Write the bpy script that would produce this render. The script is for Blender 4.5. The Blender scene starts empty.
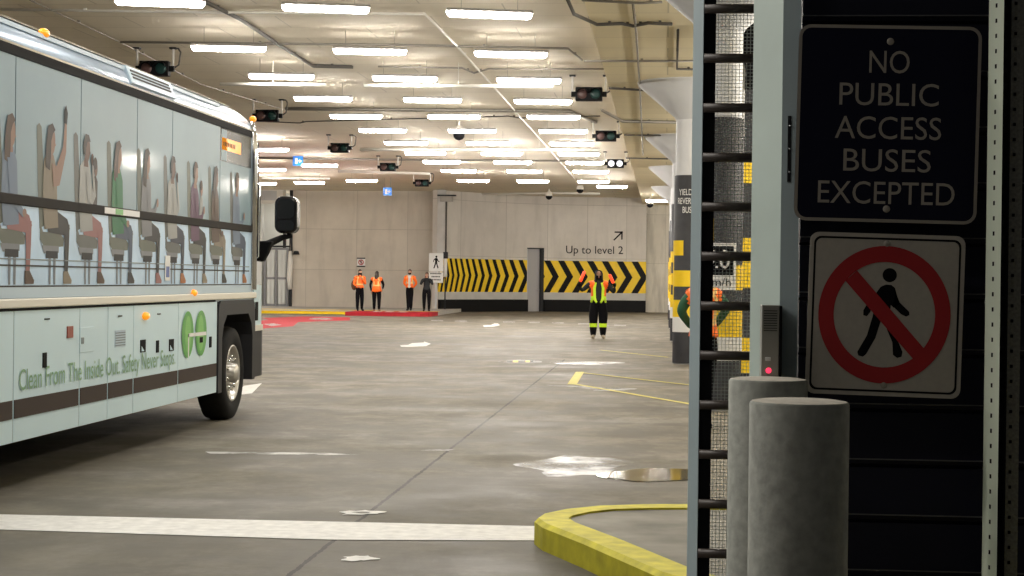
import bpy, bmesh, math, random
from mathutils import Vector, Matrix
random.seed(7)
C = bpy.context.scene.collection
SC = bpy.context.scene
PI = math.pi
R = math.radians

# ------------------------------------------------------------------ camera
FOC = 1750.0; EYE = 1.55; ROLL = R(0.7); VPX, VPY = 665.0, 281.0
_y = Vector((VPX - 512, 288 - VPY, -FOC)).normalized()          # building +Y seen in camera axes
_u = Vector((math.sin(ROLL), math.cos(ROLL), 0)); _u = (_u - _y * _u.dot(_y)).normalized()
_x = _y.cross(_u)
ROT = Matrix((_x, _y, _u))
EYEP = Vector((0, 0, EYE))
def ray(px, py): return (ROT @ Vector((px - 512, 288 - py, -FOC))).normalized()
def onz(px, py, z=0.0):
    d = ray(px, py); return EYEP + d * ((z - EYE) / d.z)
def ony(px, py, Y):
    d = ray(px, py); return EYEP + d * (Y / d.y)
def onx(px, py, X):
    d = ray(px, py); return EYEP + d * (X / d.x)
cam = bpy.data.cameras.new('camera'); co = bpy.data.objects.new('camera', cam); C.objects.link(co)
cam.sensor_width = 36.0; cam.lens = FOC / 1024 * 36.0; cam.clip_end = 500; cam.clip_start = .05
co.matrix_world = Matrix.Translation(EYEP) @ ROT.to_4x4()
SC.camera = co

# ------------------------------------------------------------------ materials
def sock(n, *names):
    for k in names:
        if k in n.inputs: return n.inputs[k]
def mat(name, col, rough=.5, metal=0., emit=None, estr=0., var=.0, vscale=8., bump=0., coat=0., spec=.5, trans=0., alpha=1.):
    m = bpy.data.materials.new(name); m.use_nodes = True
    nt = m.node_tree; b = nt.nodes['Principled BSDF']
    b.inputs['Base Color'].default_value = (*col, 1); b.inputs['Roughness'].default_value = rough
    b.inputs['Metallic'].default_value = metal; b.inputs['Specular IOR Level'].default_value = spec
    if coat: b.inputs['Coat Weight'].default_value = coat; b.inputs['Coat Roughness'].default_value = .08
    if trans: b.inputs['Transmission Weight'].default_value = trans
    if alpha < 1: b.inputs['Alpha'].default_value = alpha
    if emit: b.inputs['Emission Color'].default_value = (*emit, 1); b.inputs['Emission Strength'].default_value = estr
    if var or bump:
        g = nt.nodes.new('ShaderNodeNewGeometry'); n = nt.nodes.new('ShaderNodeTexNoise')
        n.inputs['Scale'].default_value = vscale; n.inputs['Detail'].default_value = 5
        nt.links.new(g.outputs['Position'], n.inputs['Vector'])
        if var:
            r = nt.nodes.new('ShaderNodeValToRGB')
            r.color_ramp.elements[0].position = .3; r.color_ramp.elements[1].position = .7
            r.color_ramp.elements[0].color = (*[c * (1 - var) for c in col], 1)
            r.color_ramp.elements[1].color = (*[min(1, c * (1 + var)) for c in col], 1)
            nt.links.new(n.outputs['Fac'], r.inputs['Fac']); nt.links.new(r.outputs['Color'], b.inputs['Base Color'])
        if bump:
            bp = nt.nodes.new('ShaderNodeBump'); bp.inputs['Strength'].default_value = bump; bp.inputs['Distance'].default_value = .02
            nt.links.new(n.outputs['Fac'], bp.inputs['Height']); nt.links.new(bp.outputs['Normal'], b.inputs['Normal'])
    return m
def nd(nt, t, **k):
    n = nt.nodes.new(t)
    for a, v in k.items(): setattr(n, a, v)
    return n
def mathn(nt, op, a, b=None, c=None):
    n = nd(nt, 'ShaderNodeMath', operation=op)
    for i, v in enumerate((a, b, c)):
        if v is None: continue
        if isinstance(v, (int, float)): n.inputs[i].default_value = v
        else: nt.links.new(v, n.inputs[i])
    return n.outputs[0]
def mixc(nt, fac, a, b, bt='MIX'):
    n = nd(nt, 'ShaderNodeMix', data_type='RGBA', blend_type=bt)
    for i, v in ((0, fac), (6, a), (7, b)):
        if isinstance(v, (int, float)): n.inputs[i].default_value = v
        elif isinstance(v, tuple): n.inputs[i].default_value = (*v, 1)
        else: nt.links.new(v, n.inputs[i])
    return n.outputs[2]
def noise(nt, vec, scale, detail=4, rough=.55):
    n = nd(nt, 'ShaderNodeTexNoise'); n.inputs['Scale'].default_value = scale; n.inputs['Detail'].default_value = detail
    n.inputs['Roughness'].default_value = rough; nt.links.new(vec, n.inputs['Vector']); return n.outputs['Fac']
def ramp(nt, fac, stops):
    r = nd(nt, 'ShaderNodeValToRGB'); e = r.color_ramp.elements
    while len(e) < len(stops): e.new(.5)
    for k, (p, c) in enumerate(stops):
        e[k].position = p; e[k].color = (c, c, c, 1) if isinstance(c, (int, float)) else (*c, 1)
    nt.links.new(fac, r.inputs['Fac']); return r.outputs['Color']
def scaled(nt, vec, s):
    m = nd(nt, 'ShaderNodeMapping'); m.inputs['Scale'].default_value = s; nt.links.new(vec, m.inputs['Vector']); return m.outputs['Vector']

def floor_material():
    m = bpy.data.materials.new('worn concrete floor'); m.use_nodes = True; nt = m.node_tree; b = nt.nodes['Principled BSDF']
    g = nd(nt, 'ShaderNodeNewGeometry'); pos = g.outputs['Position']
    big = noise(nt, scaled(nt, pos, (.16, .10, 1)), 1.0, 5, .6)
    mid = noise(nt, scaled(nt, pos, (.45, .62, 1)), 1.0, 9, .68)
    fine = noise(nt, pos, 9., 5, .7)
    strk = noise(nt, scaled(nt, pos, (.22, .8, 1)), 1.0, 9, .66)
    c = mixc(nt, ramp(nt, big, [(.4, 0.), (.6, 1.)]), (.172, .153, .112), (.268, .242, .188))
    c = mixc(nt, ramp(nt, mid, [(.42, .8), (.55, 0.)]), c, (.085, .075, .060))
    c = mixc(nt, ramp(nt, strk, [(.50, 0.), (.66, .75)]), c, (.31, .29, .26))
    grain = noise(nt, scaled(nt, pos, (1.6, 1.1, 1)), 1.0, 8, .72)
    c = mixc(nt, ramp(nt, grain, [(.42, .6), (.54, 0.)]), c, (.082, .072, .055))
    c = mixc(nt, ramp(nt, grain, [(.54, 0.), (.66, .5)]), c, (.33, .31, .27))
    c = mixc(nt, ramp(nt, fine, [(.3, .4), (.6, 0.)]), c, (.09, .08, .068))
    # grey-green darkening, strongest close to the gate
    sp = nd(nt, 'ShaderNodeSeparateXYZ'); nt.links.new(pos, sp.inputs[0])
    near = nd(nt, 'ShaderNodeMapRange'); nt.links.new(sp.outputs['Y'], near.inputs['Value'])
    near.inputs['From Min'].default_value = 8.5; near.inputs['From Max'].default_value = 26.; near.inputs['To Min'].default_value = .62; near.inputs['To Max'].default_value = 0.
    c = mixc(nt, near.outputs[0], c, (.098, .092, .072))
    # saw-cut joints
    jx = mathn(nt, 'LESS_THAN', mathn(nt, 'ABSOLUTE', mathn(nt, 'ADD', sp.outputs['X'], 1.925)), .013)
    wob = mathn(nt, 'MULTIPLY', mathn(nt, 'SUBTRACT', fine, .5), .05)
    jw = mathn(nt, 'LESS_THAN', mathn(nt, 'ABSOLUTE', mathn(nt, 'ADD', mathn(nt, 'ADD', sp.outputs['X'], 1.925), wob)), .014)
    jlim = mathn(nt, 'LESS_THAN', sp.outputs['Y'], 34.)
    c = mixc(nt, mathn(nt, 'MULTIPLY', mathn(nt, 'MULTIPLY', jw, jlim), .85), c, (.03, .027, .024))
    nt.links.new(c, b.inputs['Base Color'])
    ro = ramp(nt, mid, [(.3, .5), (.7, .8)]); nt.links.new(ro, b.inputs['Roughness'])
    b.inputs['Specular IOR Level'].default_value = .22
    bp = nd(nt, 'ShaderNodeBump'); bp.inputs['Strength'].default_value = .12; bp.inputs['Distance'].default_value = .02
    nt.links.new(fine, bp.inputs['Height']); nt.links.new(bp.outputs['Normal'], b.inputs['Normal'])
    return m
def wall_material(name, c1, c2, bw=2.4, bh=1.9, stain=0.):
    m = bpy.data.materials.new(name); m.use_nodes = True; nt = m.node_tree; b = nt.nodes['Principled BSDF']
    g = nd(nt, 'ShaderNodeNewGeometry'); sp = nd(nt, 'ShaderNodeSeparateXYZ'); nt.links.new(g.outputs['Position'], sp.inputs[0])
    cb = nd(nt, 'ShaderNodeCombineXYZ'); nt.links.new(sp.outputs['X'], cb.inputs[0]); nt.links.new(sp.outputs['Z'], cb.inputs[1])
    br = nd(nt, 'ShaderNodeTexBrick'); br.offset = 0.; nt.links.new(cb.outputs[0], br.inputs['Vector'])
    br.inputs['Color1'].default_value = (*c1, 1); br.inputs['Color2'].default_value = (*c2, 1)
    br.inputs['Mortar'].default_value = (*[v * .72 for v in c1], 1); br.inputs['Scale'].default_value = 1.
    br.inputs['Brick Width'].default_value = bw; br.inputs['Row Height'].default_value = bh; br.inputs['Mortar Size'].default_value = .012
    n1 = noise(nt, g.outputs['Position'], .7, 6, .65)
    c = mixc(nt, ramp(nt, n1, [(.35, .35), (.65, 0.)]), br.outputs['Color'], tuple(v * .7 for v in c1))
    n2 = noise(nt, scaled(nt, g.outputs['Position'], (2.5, 2.5, .4)), 1., 5, .6)
    c = mixc(nt, ramp(nt, n2, [(.5, 0.), (.8, .3 + stain)]), c, tuple(v * .45 for v in c1))
    nt.links.new(c, b.inputs['Base Color']); b.inputs['Roughness'].default_value = .8
    return m
def ceiling_material(name, col):
    m = bpy.data.materials.new(name); m.use_nodes = True; nt = m.node_tree; b = nt.nodes['Principled BSDF']
    g = nd(nt, 'ShaderNodeNewGeometry'); sp = nd(nt, 'ShaderNodeSeparateXYZ'); nt.links.new(g.outputs['Position'], sp.inputs[0])
    n1 = noise(nt, g.outputs['Position'], .5, 5, .6)
    c = mixc(nt, ramp(nt, n1, [(.35, .25), (.65, 0.)]), col, tuple(v * .75 for v in col))
    br = nd(nt, 'ShaderNodeTexBrick'); br.offset = .5; nt.links.new(g.outputs['Position'], br.inputs['Vector'])
    br.inputs['Color1'].default_value = (1, 1, 1, 1); br.inputs['Color2'].default_value = (.9, .9, .9, 1); br.inputs['Mortar'].default_value = (.62, .62, .62, 1)
    br.inputs['Scale'].default_value = 1; br.inputs['Brick Width'].default_value = 2.44; br.inputs['Row Height'].default_value = 1.22; br.inputs['Mortar Size'].default_value = .012
    c = mixc(nt, .8, c, br.outputs['Color'], 'MULTIPLY')
    nt.links.new(c, b.inputs['Base Color']); b.inputs['Roughness'].default_value = .85
    return m

M = {}
M['floor'] = floor_material(); M['island'] = mat('island concrete', (.20, .19, .16), .7, var=.45, vscale=2.2, spec=.3)
M['ceil'] = ceiling_material('painted concrete soffit', (.80, .73, .60))
M['ceil_y'] = ceiling_material('painted concrete soffit warm', (.92, .82, .58))
M['wall'] = wall_material('board-formed concrete', (.66, .60, .52), (.74, .68, .59))
M['wall_c'] = wall_material('grey concrete', (.68, .64, .60), (.76, .72, .675), 1.9, 2.6)
M['wall_s'] = wall_material('stained concrete', (.68, .64, .57), (.74, .70, .62), 2.2, 2.4, .55)
M['wall_w'] = mat('white painted wall', (.72, .74, .72), .7, var=.06, vscale=1.2)
M['conc'] = mat('pale concrete', (.47, .46, .44), .8, var=.12, vscale=3., bump=.1)
M['conc_l'] = mat('light concrete', (.56, .55, .53), .8, var=.08, vscale=2.)
M['frame_g'] = mat('grey gate frame', (.26, .265, .28), .5)
M['conc_g'] = mat('painted column grey', (.60, .61, .63), .6, var=.05, vscale=2.)
M['bollard'] = mat('galvanised bollard', (.37, .38, .345), .75, spec=.3, var=.18, vscale=26., bump=.12)
M['bollard_cap'] = mat('mortar cap', (.60, .56, .48), .85, var=.12, vscale=30., bump=.2)
M['black'] = mat('black paint', (.008, .008, .009), .5, spec=.12)
M['blackm'] = mat('matt black', (.007, .007, .009), .8, spec=.1)
M['rubber'] = mat('tyre rubber', (.013, .013, .013), .75, spec=.2, var=.2, vscale=20)
M['dark'] = mat('dark grey', (.032, .033, .037), .55, spec=.2)
M['wrap'] = mat('dark column wrap', (.045, .046, .052), .6, spec=.2, var=.12, vscale=6)
M['yellow'] = mat('safety yellow', (.93, .63, .012), .5, var=.05, vscale=5)
M['yellow_f'] = mat('yellow floor paint', (.62, .55, .13), .65, var=.2, vscale=9)
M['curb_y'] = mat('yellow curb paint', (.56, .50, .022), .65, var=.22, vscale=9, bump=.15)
M['curb_side'] = mat('yellow curb paint with painted shade', (.40, .355, .012), .75, var=.2, vscale=9, bump=.15)  # darker copy of the curb paint, shade of the side face put into its colour
M['white_p'] = mat('white road paint', (.66, .65, .62), .65, var=.14, vscale=12)
M['white_w'] = mat('worn white road paint', (.50, .49, .47), .65, var=.3, vscale=6)
M['white'] = mat('white', (.80, .80, .79), .5)
M['red_p'] = mat('red floor paint', (.42, .022, .034), .7, spec=.2, var=.15, vscale=4)
M['steel'] = mat('galvanised steel', (.55, .57, .58), .38, metal=.85)
M['conduit'] = mat('grey conduit', (.30, .28, .25), .5, metal=.5)
M['conduit_d'] = mat('dark conduit', (.085, .078, .07), .6)
M['pipe_w'] = mat('white pipe', (.82, .80, .75), .4)
M['housing'] = mat('lamp housing', (.55, .54, .56), .4)
M['lamp'] = mat('lit lamp lens', (.9, .9, .9), .4, emit=(1.0, .94, .86), estr=72.)
M['lamp_far'] = mat('lit lamp lens far bays', (.9, .9, .9), .4, emit=(1.0, .94, .87), estr=165.)
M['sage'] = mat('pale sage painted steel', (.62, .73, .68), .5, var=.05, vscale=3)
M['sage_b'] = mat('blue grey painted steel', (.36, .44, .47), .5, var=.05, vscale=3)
M['slate'] = mat('slate painted steel', (.20, .25, .26), .5, var=.05, vscale=3)
M['rung'] = mat('dark bronze bar', (.050, .038, .033), .45)
M['wire'] = mat('bright mesh wire', (.62, .66, .62), .4, metal=.2)
M['slat_highlight'] = mat('painted slat edge highlight', (.16, .16, .17), .5)  # lighter strip that paints the highlight along each slat edge
M['shutter'] = mat('dark navy slats', (.014, .015, .034), .55, spec=.3)
M['strut'] = mat('pale green strut', (.86, .95, .78), .5)
M['strut_d'] = mat('dark grit strut', (.34, .34, .31), .9, var=.3, vscale=90)
M['sign_k'] = mat('navy black sign sheeting', (.007, .008, .026), .5, spec=.2)
M['sign_g'] = mat('dim grey lettering', (.42, .385, .34), .5)
M['sign_w'] = mat('dim white sheeting', (.56, .52, .47), .5, var=.05, vscale=40)
M['sign_r'] = mat('sign red', (.50, .022, .028), .5)
M['inox'] = mat('brushed stainless', (.42, .41, .37), .42, metal=.5)
M['led_r'] = mat('red LED', (.8, .02, .05), .4, emit=(1, .04, .1), estr=1.6)
M['amber'] = mat('amber lens', (.85, .28, .01), .3, emit=(1., .34, .01), estr=.7)
M['blue'] = mat('sign blue', (.03, .22, .75), .4, emit=(.02, .2, .8), estr=.35)
M['lens_r'] = mat('dull red lens', (.10, .055, .05), .3, spec=.3)
M['lens_g'] = mat('dull green lens', (.018, .055, .05), .3, spec=.3)
M['lens_w'] = mat('white lens', (.85, .85, .9), .3, emit=(.9, .9, 1.), estr=.8)
# bus
M['bus_s'] = mat('silver bus roof', (.33, .42, .53), .28, metal=.35, coat=.35)
M['bus_w'] = mat('pale blue bus panel', (.64, .83, .92), .35, coat=.12, spec=.35, var=.03, vscale=1.)
M['bus_l'] = mat('ledge blue grey', (.48, .61, .72), .35, coat=.2)
M['bus_g1'] = mat('printed window film upper', (.20, .295, .35), .42, coat=.06, spec=.35, var=.08, vscale=.9)
M['bus_g2'] = mat('printed window film lower', (.50, .68, .88), .35, coat=.1, spec=.3, var=.12, vscale=2.)
M['bus_c'] = mat('cream rub rail', (.78, .75, .66), .4)
M['bus_k'] = mat('bus black trim', (.008, .008, .009), .65, spec=.06)
M['mirror_k'] = mat('mirror shell black', (.006, .006, .007), .22, spec=.3)
M['bus_b'] = mat('bronze skirt strip', (.070, .056, .050), .7, spec=.08)
M['bus_d'] = mat('bronze divider', (.034, .031, .029), .65, spec=.08)
M['glass_k'] = mat('tinted window glass', (.018, .020, .022), .25, spec=.15)
M['go'] = mat('logo green', (.10, .38, .075), .4)
M['go2'] = mat('logo light green', (.20, .52, .13), .4)
M['txt_g'] = mat('green bus lettering', (.22, .40, .24), .45)
M['under'] = mat('dark underbody', (.010, .010, .010), .9)
M['alu'] = mat('aluminium rim', (.62, .61, .58), .32, metal=.8)
M['chrome'] = mat('chrome', (.75, .76, .78), .15, metal=1.)
M['lines'] = mat('panel gap', (.20, .24, .26), .6)
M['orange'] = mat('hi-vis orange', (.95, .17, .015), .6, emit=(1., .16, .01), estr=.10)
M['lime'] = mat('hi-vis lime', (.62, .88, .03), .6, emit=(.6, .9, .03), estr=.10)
M['refl'] = mat('reflective tape', (.95, .62, .22), .45)
M['refl_w'] = mat('silver reflective tape', (.62, .62, .60), .4)
M['skin'] = mat('skin', (.52, .30, .21), .55)
M['skin_d'] = mat('skin darker', (.30, .165, .11), .55)
M['hair'] = mat('dark hair', (.022, .014, .012), .6)
M['hair_r'] = mat('auburn hair', (.045, .016, .012), .6)
M['trouser'] = mat('black trousers', (.007, .007, .009), .9, spec=.08)
M['jacket'] = mat('charcoal jacket', (.030, .034, .038), .9, spec=.1)
M['green_j'] = mat('dark green sleeve', (.03, .12, .06), .75)
M['lip'] = mat('lip', (.35, .11, .10), .5)
M['eye'] = mat('eye white', (.75, .74, .72), .3)
M['shoe'] = mat('tan work shoe', (.35, .29, .22), .7)
M['wand'] = mat('glowing red wand', (.95, .08, .02), .4, emit=(1., .07, .02), estr=.9)
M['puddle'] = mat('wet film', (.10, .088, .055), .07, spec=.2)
M['puddle2'] = mat('wet film with painted sheen', (.52, .53, .54), .38, spec=.4, var=.2, vscale=2.5)  # wet floor film, its pale colour painting the ceiling light reflected there
def patchy(m, sc, lo, hi):
    nt = m.node_tree; b = nt.nodes['Principled BSDF']; g = nd(nt, 'ShaderNodeNewGeometry')
    nt.links.new(ramp(nt, noise(nt, g.outputs['Position'], sc, 6, .65), [(lo, 0.), (hi, 1.)]), b.inputs['Alpha'])
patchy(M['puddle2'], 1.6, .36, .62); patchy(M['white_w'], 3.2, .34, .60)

# ------------------------------------------------------------------ mesh builder
class MB:
    def __init__(s): s.v = []; s.f = []; s.m = []; s.mats = []; s.sm = []
    def mi(s, m):
        if m not in s.mats: s.mats.append(m)
        return s.mats.index(m)
    def add(s, vs, fs, m, smooth=False):
        o = len(s.v); k = s.mi(m); s.v += [Vector(p) for p in vs]
        for f in fs: s.f.append([o + i for i in f]); s.m.append(k); s.sm.append(smooth)
        return s
    def box(s, lo, hi, m, T=None):
        x0, y0, z0 = lo; x1, y1, z1 = hi
        vs = [Vector(p) for p in ((x0,y0,z0),(x1,y0,z0),(x1,y1,z0),(x0,y1,z0),(x0,y0,z1),(x1,y0,z1),(x1,y1,z1),(x0,y1,z1))]
        if T: vs = [T @ p for p in vs]
        return s.add(vs, [(0,3,2,1),(4,5,6,7),(0,1,5,4),(1,2,6,5),(2,3,7,6),(3,0,4,7)], m)
    def poly(s, pts, m): return s.add(pts, [tuple(range(len(pts)))], m)
    def prism(s, pts, ext, m):
        n = len(pts); e = Vector(ext); a = [Vector(p) for p in pts]
        return s.add(a + [p + e for p in a], [tuple(range(n))[::-1], tuple(range(n, 2*n))] + [(i, (i+1) % n, n + (i+1) % n, n + i) for i in range(n)], m)
    def tube(s, pts, rad, m, n=10, caps=True):
        P = [Vector(p) for p in pts]
        if isinstance(rad, (int, float)): rad = [rad] * len(P)
        vs = []; fs = []; nrm = None
        for i, p in enumerate(P):
            d = ((P[i] - P[i-1]).normalized() if i else Vector()) + ((P[i+1] - P[i]).normalized() if i < len(P)-1 else Vector())
            d.normalize()
            if nrm is None: nrm = d.orthogonal().normalized()
            nrm = (nrm - d * nrm.dot(d)).normalized(); b = d.cross(nrm)
            for k in range(n):
                a = 2*PI*k/n; vs.append(p + (nrm*math.cos(a) + b*math.sin(a)) * rad[i])
        for i in range(len(P)-1):
            for k in range(n): fs.append((i*n+k, i*n+(k+1) % n, (i+1)*n+(k+1) % n, (i+1)*n+k))
        if caps: fs += [tuple(range(n))[::-1], tuple(range((len(P)-1)*n, len(P)*n))]
        return s.add(vs, fs, m, True)
    def lathe(s, prof, m, n=32, T=None, smooth=True, a0=0, a1=2*PI):
        full = abs(a1 - a0 - 2*PI) < 1e-6; cols = n if full else n + 1; vs = []; fs = []
        for r, z in prof:
            for k in range(cols):
                a = a0 + (a1 - a0) * k / n; vs.append(Vector((r*math.cos(a), r*math.sin(a), z)))
        for i in range(len(prof)-1):
            for k in range(n):
                k2 = (k+1) % cols; fs.append((i*cols+k, i*cols+k2, (i+1)*cols+k2, (i+1)*cols+k))
        if T: vs = [T @ p for p in vs]
        return s.add(vs, fs, m, smooth)
    def ball(s, c, r, m, n=14, k=10, T=None, fn=None):
        vs = []; fs = []; c = Vector(c); r = Vector(r) if not isinstance(r, (int, float)) else Vector((r, r, r))
        for i in range(k+1):
            t = PI*i/k
            for j in range(n):
                a = 2*PI*j/n; p = Vector((math.sin(t)*math.cos(a), math.sin(t)*math.sin(a), math.cos(t)))
                if fn: p = fn(p)
                p = Vector((p.x*r.x, p.y*r.y, p.z*r.z)) + c
                vs.append(T @ p if T else p)
        for i in range(k):
            for j in range(n): fs.append((i*n+j, (i+1)*n+j, (i+1)*n+(j+1) % n, i*n+(j+1) % n))
        return s.add(vs, fs, m, True)
    def mesh(s, me, m, T=None):
        vs = [(T @ v.co if T else v.co.copy()) for v in me.vertices]
        return s.add(vs, [tuple(p.vertices) for p in me.polygons], m)
    def build(s, name, parent=None, bevel=0, world=True):
        me = bpy.data.meshes.new(name); off = Vector()
        q = parent
        while q is not None and world: off = off + q.location; q = q.parent
        me.from_pydata([p - off for p in s.v], [], s.f)
        for q in s.mats: me.materials.append(M[q] if isinstance(q, str) else q)
        for p, k, sm in zip(me.polygons, s.m, s.sm): p.material_index = k; p.use_smooth = sm
        bm = bmesh.new(); bm.from_mesh(me); bmesh.ops.remove_doubles(bm, verts=bm.verts, dist=1e-6)
        bm.to_mesh(me); bm.free(); me.update()
        o = bpy.data.objects.new(name, me); C.objects.link(o)
        if parent is not None: o.parent = parent
        if bevel:
            md = o.modifiers.new('bevel', 'BEVEL'); md.width = bevel; md.segments = 2; md.limit_method = 'ANGLE'; md.angle_limit = R(40)
        return o
def tag(o, label=None, cat=None, group=None, kind=None):
    if label: o['label'] = label
    if cat: o['category'] = cat
    if group: o['group'] = group
    if kind: o['kind'] = kind
    return o
def thing(name, label, cat, loc=(0,0,0), group=None):
    o = bpy.data.objects.new(name, None); C.objects.link(o); o.location = loc; o.empty_display_size = .1
    return tag(o, label, cat, group)
def dup(root, loc=None, rotz=None):
    r = root.copy(); C.objects.link(r)
    if loc is not None: r.location = loc
    if rotz is not None: r.rotation_euler.z = rotz
    for ch in list(root.children):
        c = ch.copy(); C.objects.link(c); c.parent = r
        for g in list(ch.children):
            d = g.copy(); C.objects.link(d); d.parent = c
    return r
def struct(name, mb, bevel=0): return tag(mb.build(name, bevel=bevel), kind='structure')
def text_mesh(body, w=None, h=None, align='CENTER'):
    cu = bpy.data.curves.new('txt', 'FONT'); cu.body = body; cu.align_x = 'LEFT'; cu.resolution_u = 4
    o = bpy.data.objects.new('txt', cu); C.objects.link(o)
    dg = bpy.context.evaluated_depsgraph_get(); me = bpy.data.meshes.new_from_object(o.evaluated_get(dg))
    bpy.data.objects.remove(o)
    xs = [v.co.x for v in me.vertices]; ys = [v.co.y for v in me.vertices]
    x0, x1, y0, y1 = min(xs), max(xs), min(ys), max(ys)
    cap = .73 if False else None
    sx = (w / (x1 - x0)) if w else None; sy = (h / (y1 - y0)) if h else None
    sx = sx or sy; sy = sy or sx
    for v in me.vertices:
        v.co.x = (v.co.x - (x0 + x1) / 2) * sx; v.co.y = (v.co.y - (y0 + y1) / 2) * sy; v.co.z = 0
    return me
def rrect(w, h, r, n=5):
    pts = []
    for cx, cy, a in ((w/2-r, h/2-r, 0), (-w/2+r, h/2-r, 90), (-w/2+r, -h/2+r, 180), (w/2-r, -h/2+r, 270)):
        for k in range(n+1):
            t = R(a + 90*k/n); pts.append((cx + r*math.cos(t), cy + r*math.sin(t)))
    return pts
def ring2(outer, inner, T, m, mb):
    n = len(outer); mb.add([T @ Vector((*p, 0)) for p in outer] + [T @ Vector((*p, 0)) for p in inner], [(i, (i+1) % n, n + (i+1) % n, n + i) for i in range(n)], m)
def ordinal(k): return ['first','second','third','fourth','fifth','sixth','seventh','eighth','ninth','tenth','eleventh','twelfth','thirteenth','fourteenth','fifteenth'][k]
# ------------------------------------------------------------------ the setting
CEIL = 5.6; CEIL_R = 5.27
struct('floor', MB().box((-34, -6, -.2), (12, 96, 0), 'floor'))
struct('ceiling', MB().box((-34, 1.5, CEIL), (-1.12, 96, CEIL + .3), 'ceil'))
struct('ceiling_column_strip', MB().box((-1.12, 7.6, CEIL_R), (12, 96, CEIL + .3), 'ceil_y'))
struct('wall_west', MB().box((-34.2, -6, 0), (-34, 96, CEIL), 'wall'))
struct('wall_east', MB().box((7.0, 7.9, 0), (7.2, 96, CEIL_R), 'wall_w'))
WLY = 81.0
XD0 = ony(264, 280, WLY).x; XD1 = ony(288.5, 280, WLY).x
struct('wall_far_west', MB().box((XD1 + .15, WLY, 0), (-10.0, WLY + .3, CEIL), 'wall'))
struct('wall_beyond_gate', MB().box((-34, WLY + 3.2, 0), (XD1 + .6, WLY + 3.4, CEIL), 'wall_w'))
struct('wall_west_return', MB().box((-34, WLY, 0), (XD0 - .5, WLY + .3, CEIL), 'wall'))
# curved chevron wall
CX0, CX1, CY0 = -10.38, -.93, 79.5
def cwall(t): return Vector((CX0 + (CX1 - CX0) * t, CY0 + (CX1 - CX0) * (1.86 * (1 - (1 - t) ** 3) / 3 + .04 * t), 0))
NS = 400; _s = [0.]; _p = [cwall(0)]
for i in range(1, NS + 1):
    q = cwall(i / NS); _s.append(_s[-1] + (q - _p[-1]).length); _p.append(q)
STOT = _s[-1]
def at_s(s):
    s = min(max(s, 0), STOT)
    lo, hi = 0, NS
    while hi - lo > 1:
        k = (lo + hi) // 2
        if _s[k] <= s: lo = k
        else: hi = k
    f = (s - _s[lo]) / (_s[hi] - _s[lo]); p = _p[lo].lerp(_p[hi], f); d = (_p[hi] - _p[lo]).normalized()
    return p, Vector((d.y, -d.x, 0))        # point and normal towards the hall
def cw(s, z, off=0.):
    p, n = at_s(s); q = p + n * off; return Vector((q.x, q.y, z))
def s_at_px(px, y=285):
    best = min(range(NS + 1), key=lambda k: abs(px_of(_p[k]) - px)); return _s[best]
def px_of(p):
    c = ROT.transposed() @ (Vector((p.x, p.y, 1.55)) - EYEP); return 512 + FOC * c.x / -c.z
SD0, SD1 = s_at_px(527), s_at_px(543.5)
DTOP = 3.08
def strip(mb, s0, s1, z0, z1, off, m, n=None):
    n = n or max(1, int((s1 - s0) / .25))
    for k in range(n):
        a, b = s0 + (s1 - s0) * k / n, s0 + (s1 - s0) * (k + 1) / n
        mb.add([cw(a, z0, off), cw(b, z0, off), cw(b, z1, off), cw(a, z1, off)], [(0, 1, 2, 3)], m)
def slab(mb, s0, s1, z0, z1, o0, o1, m):
    n = max(1, int((s1 - s0) / .25))
    strip(mb, s0, s1, z0, z1, o1, m, n); strip(mb, s0, s1, z0, z1, o0, m, n)
    for z in (z0, z1):
        for k in range(n):
            a, b = s0 + (s1 - s0) * k / n, s0 + (s1 - s0) * (k + 1) / n
            mb.add([cw(a, z, o0), cw(b, z, o0), cw(b, z, o1), cw(a, z, o1)], [(0, 1, 2, 3)], m)
    for s in (s0, s1): mb.add([cw(s, z0, o0), cw(s, z0, o1), cw(s, z1, o1), cw(s, z1, o0)], [(0, 1, 2, 3)], m)
w = MB(); slab(w, 0, SD0, 0, CEIL, -.3, 0, 'wall_c'); slab(w, SD1, STOT, 0, CEIL, -.3, 0, 'wall_c'); slab(w, SD0, SD1, DTOP, CEIL, -.3, 0, 'wall_c')
struct('wall_far_curved', w)
pe = cwall(1.0)
struct('wall_far_east', MB().box((pe.x, pe.y + .6, 0), (12, pe.y + .9, CEIL), 'wall_s'))
struct('trim_1', MB().box((CX0 - .02, CY0 - .16, 2.55), (CX0 + .36, CY0 + .12, CEIL), 'conc_l'))
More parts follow.
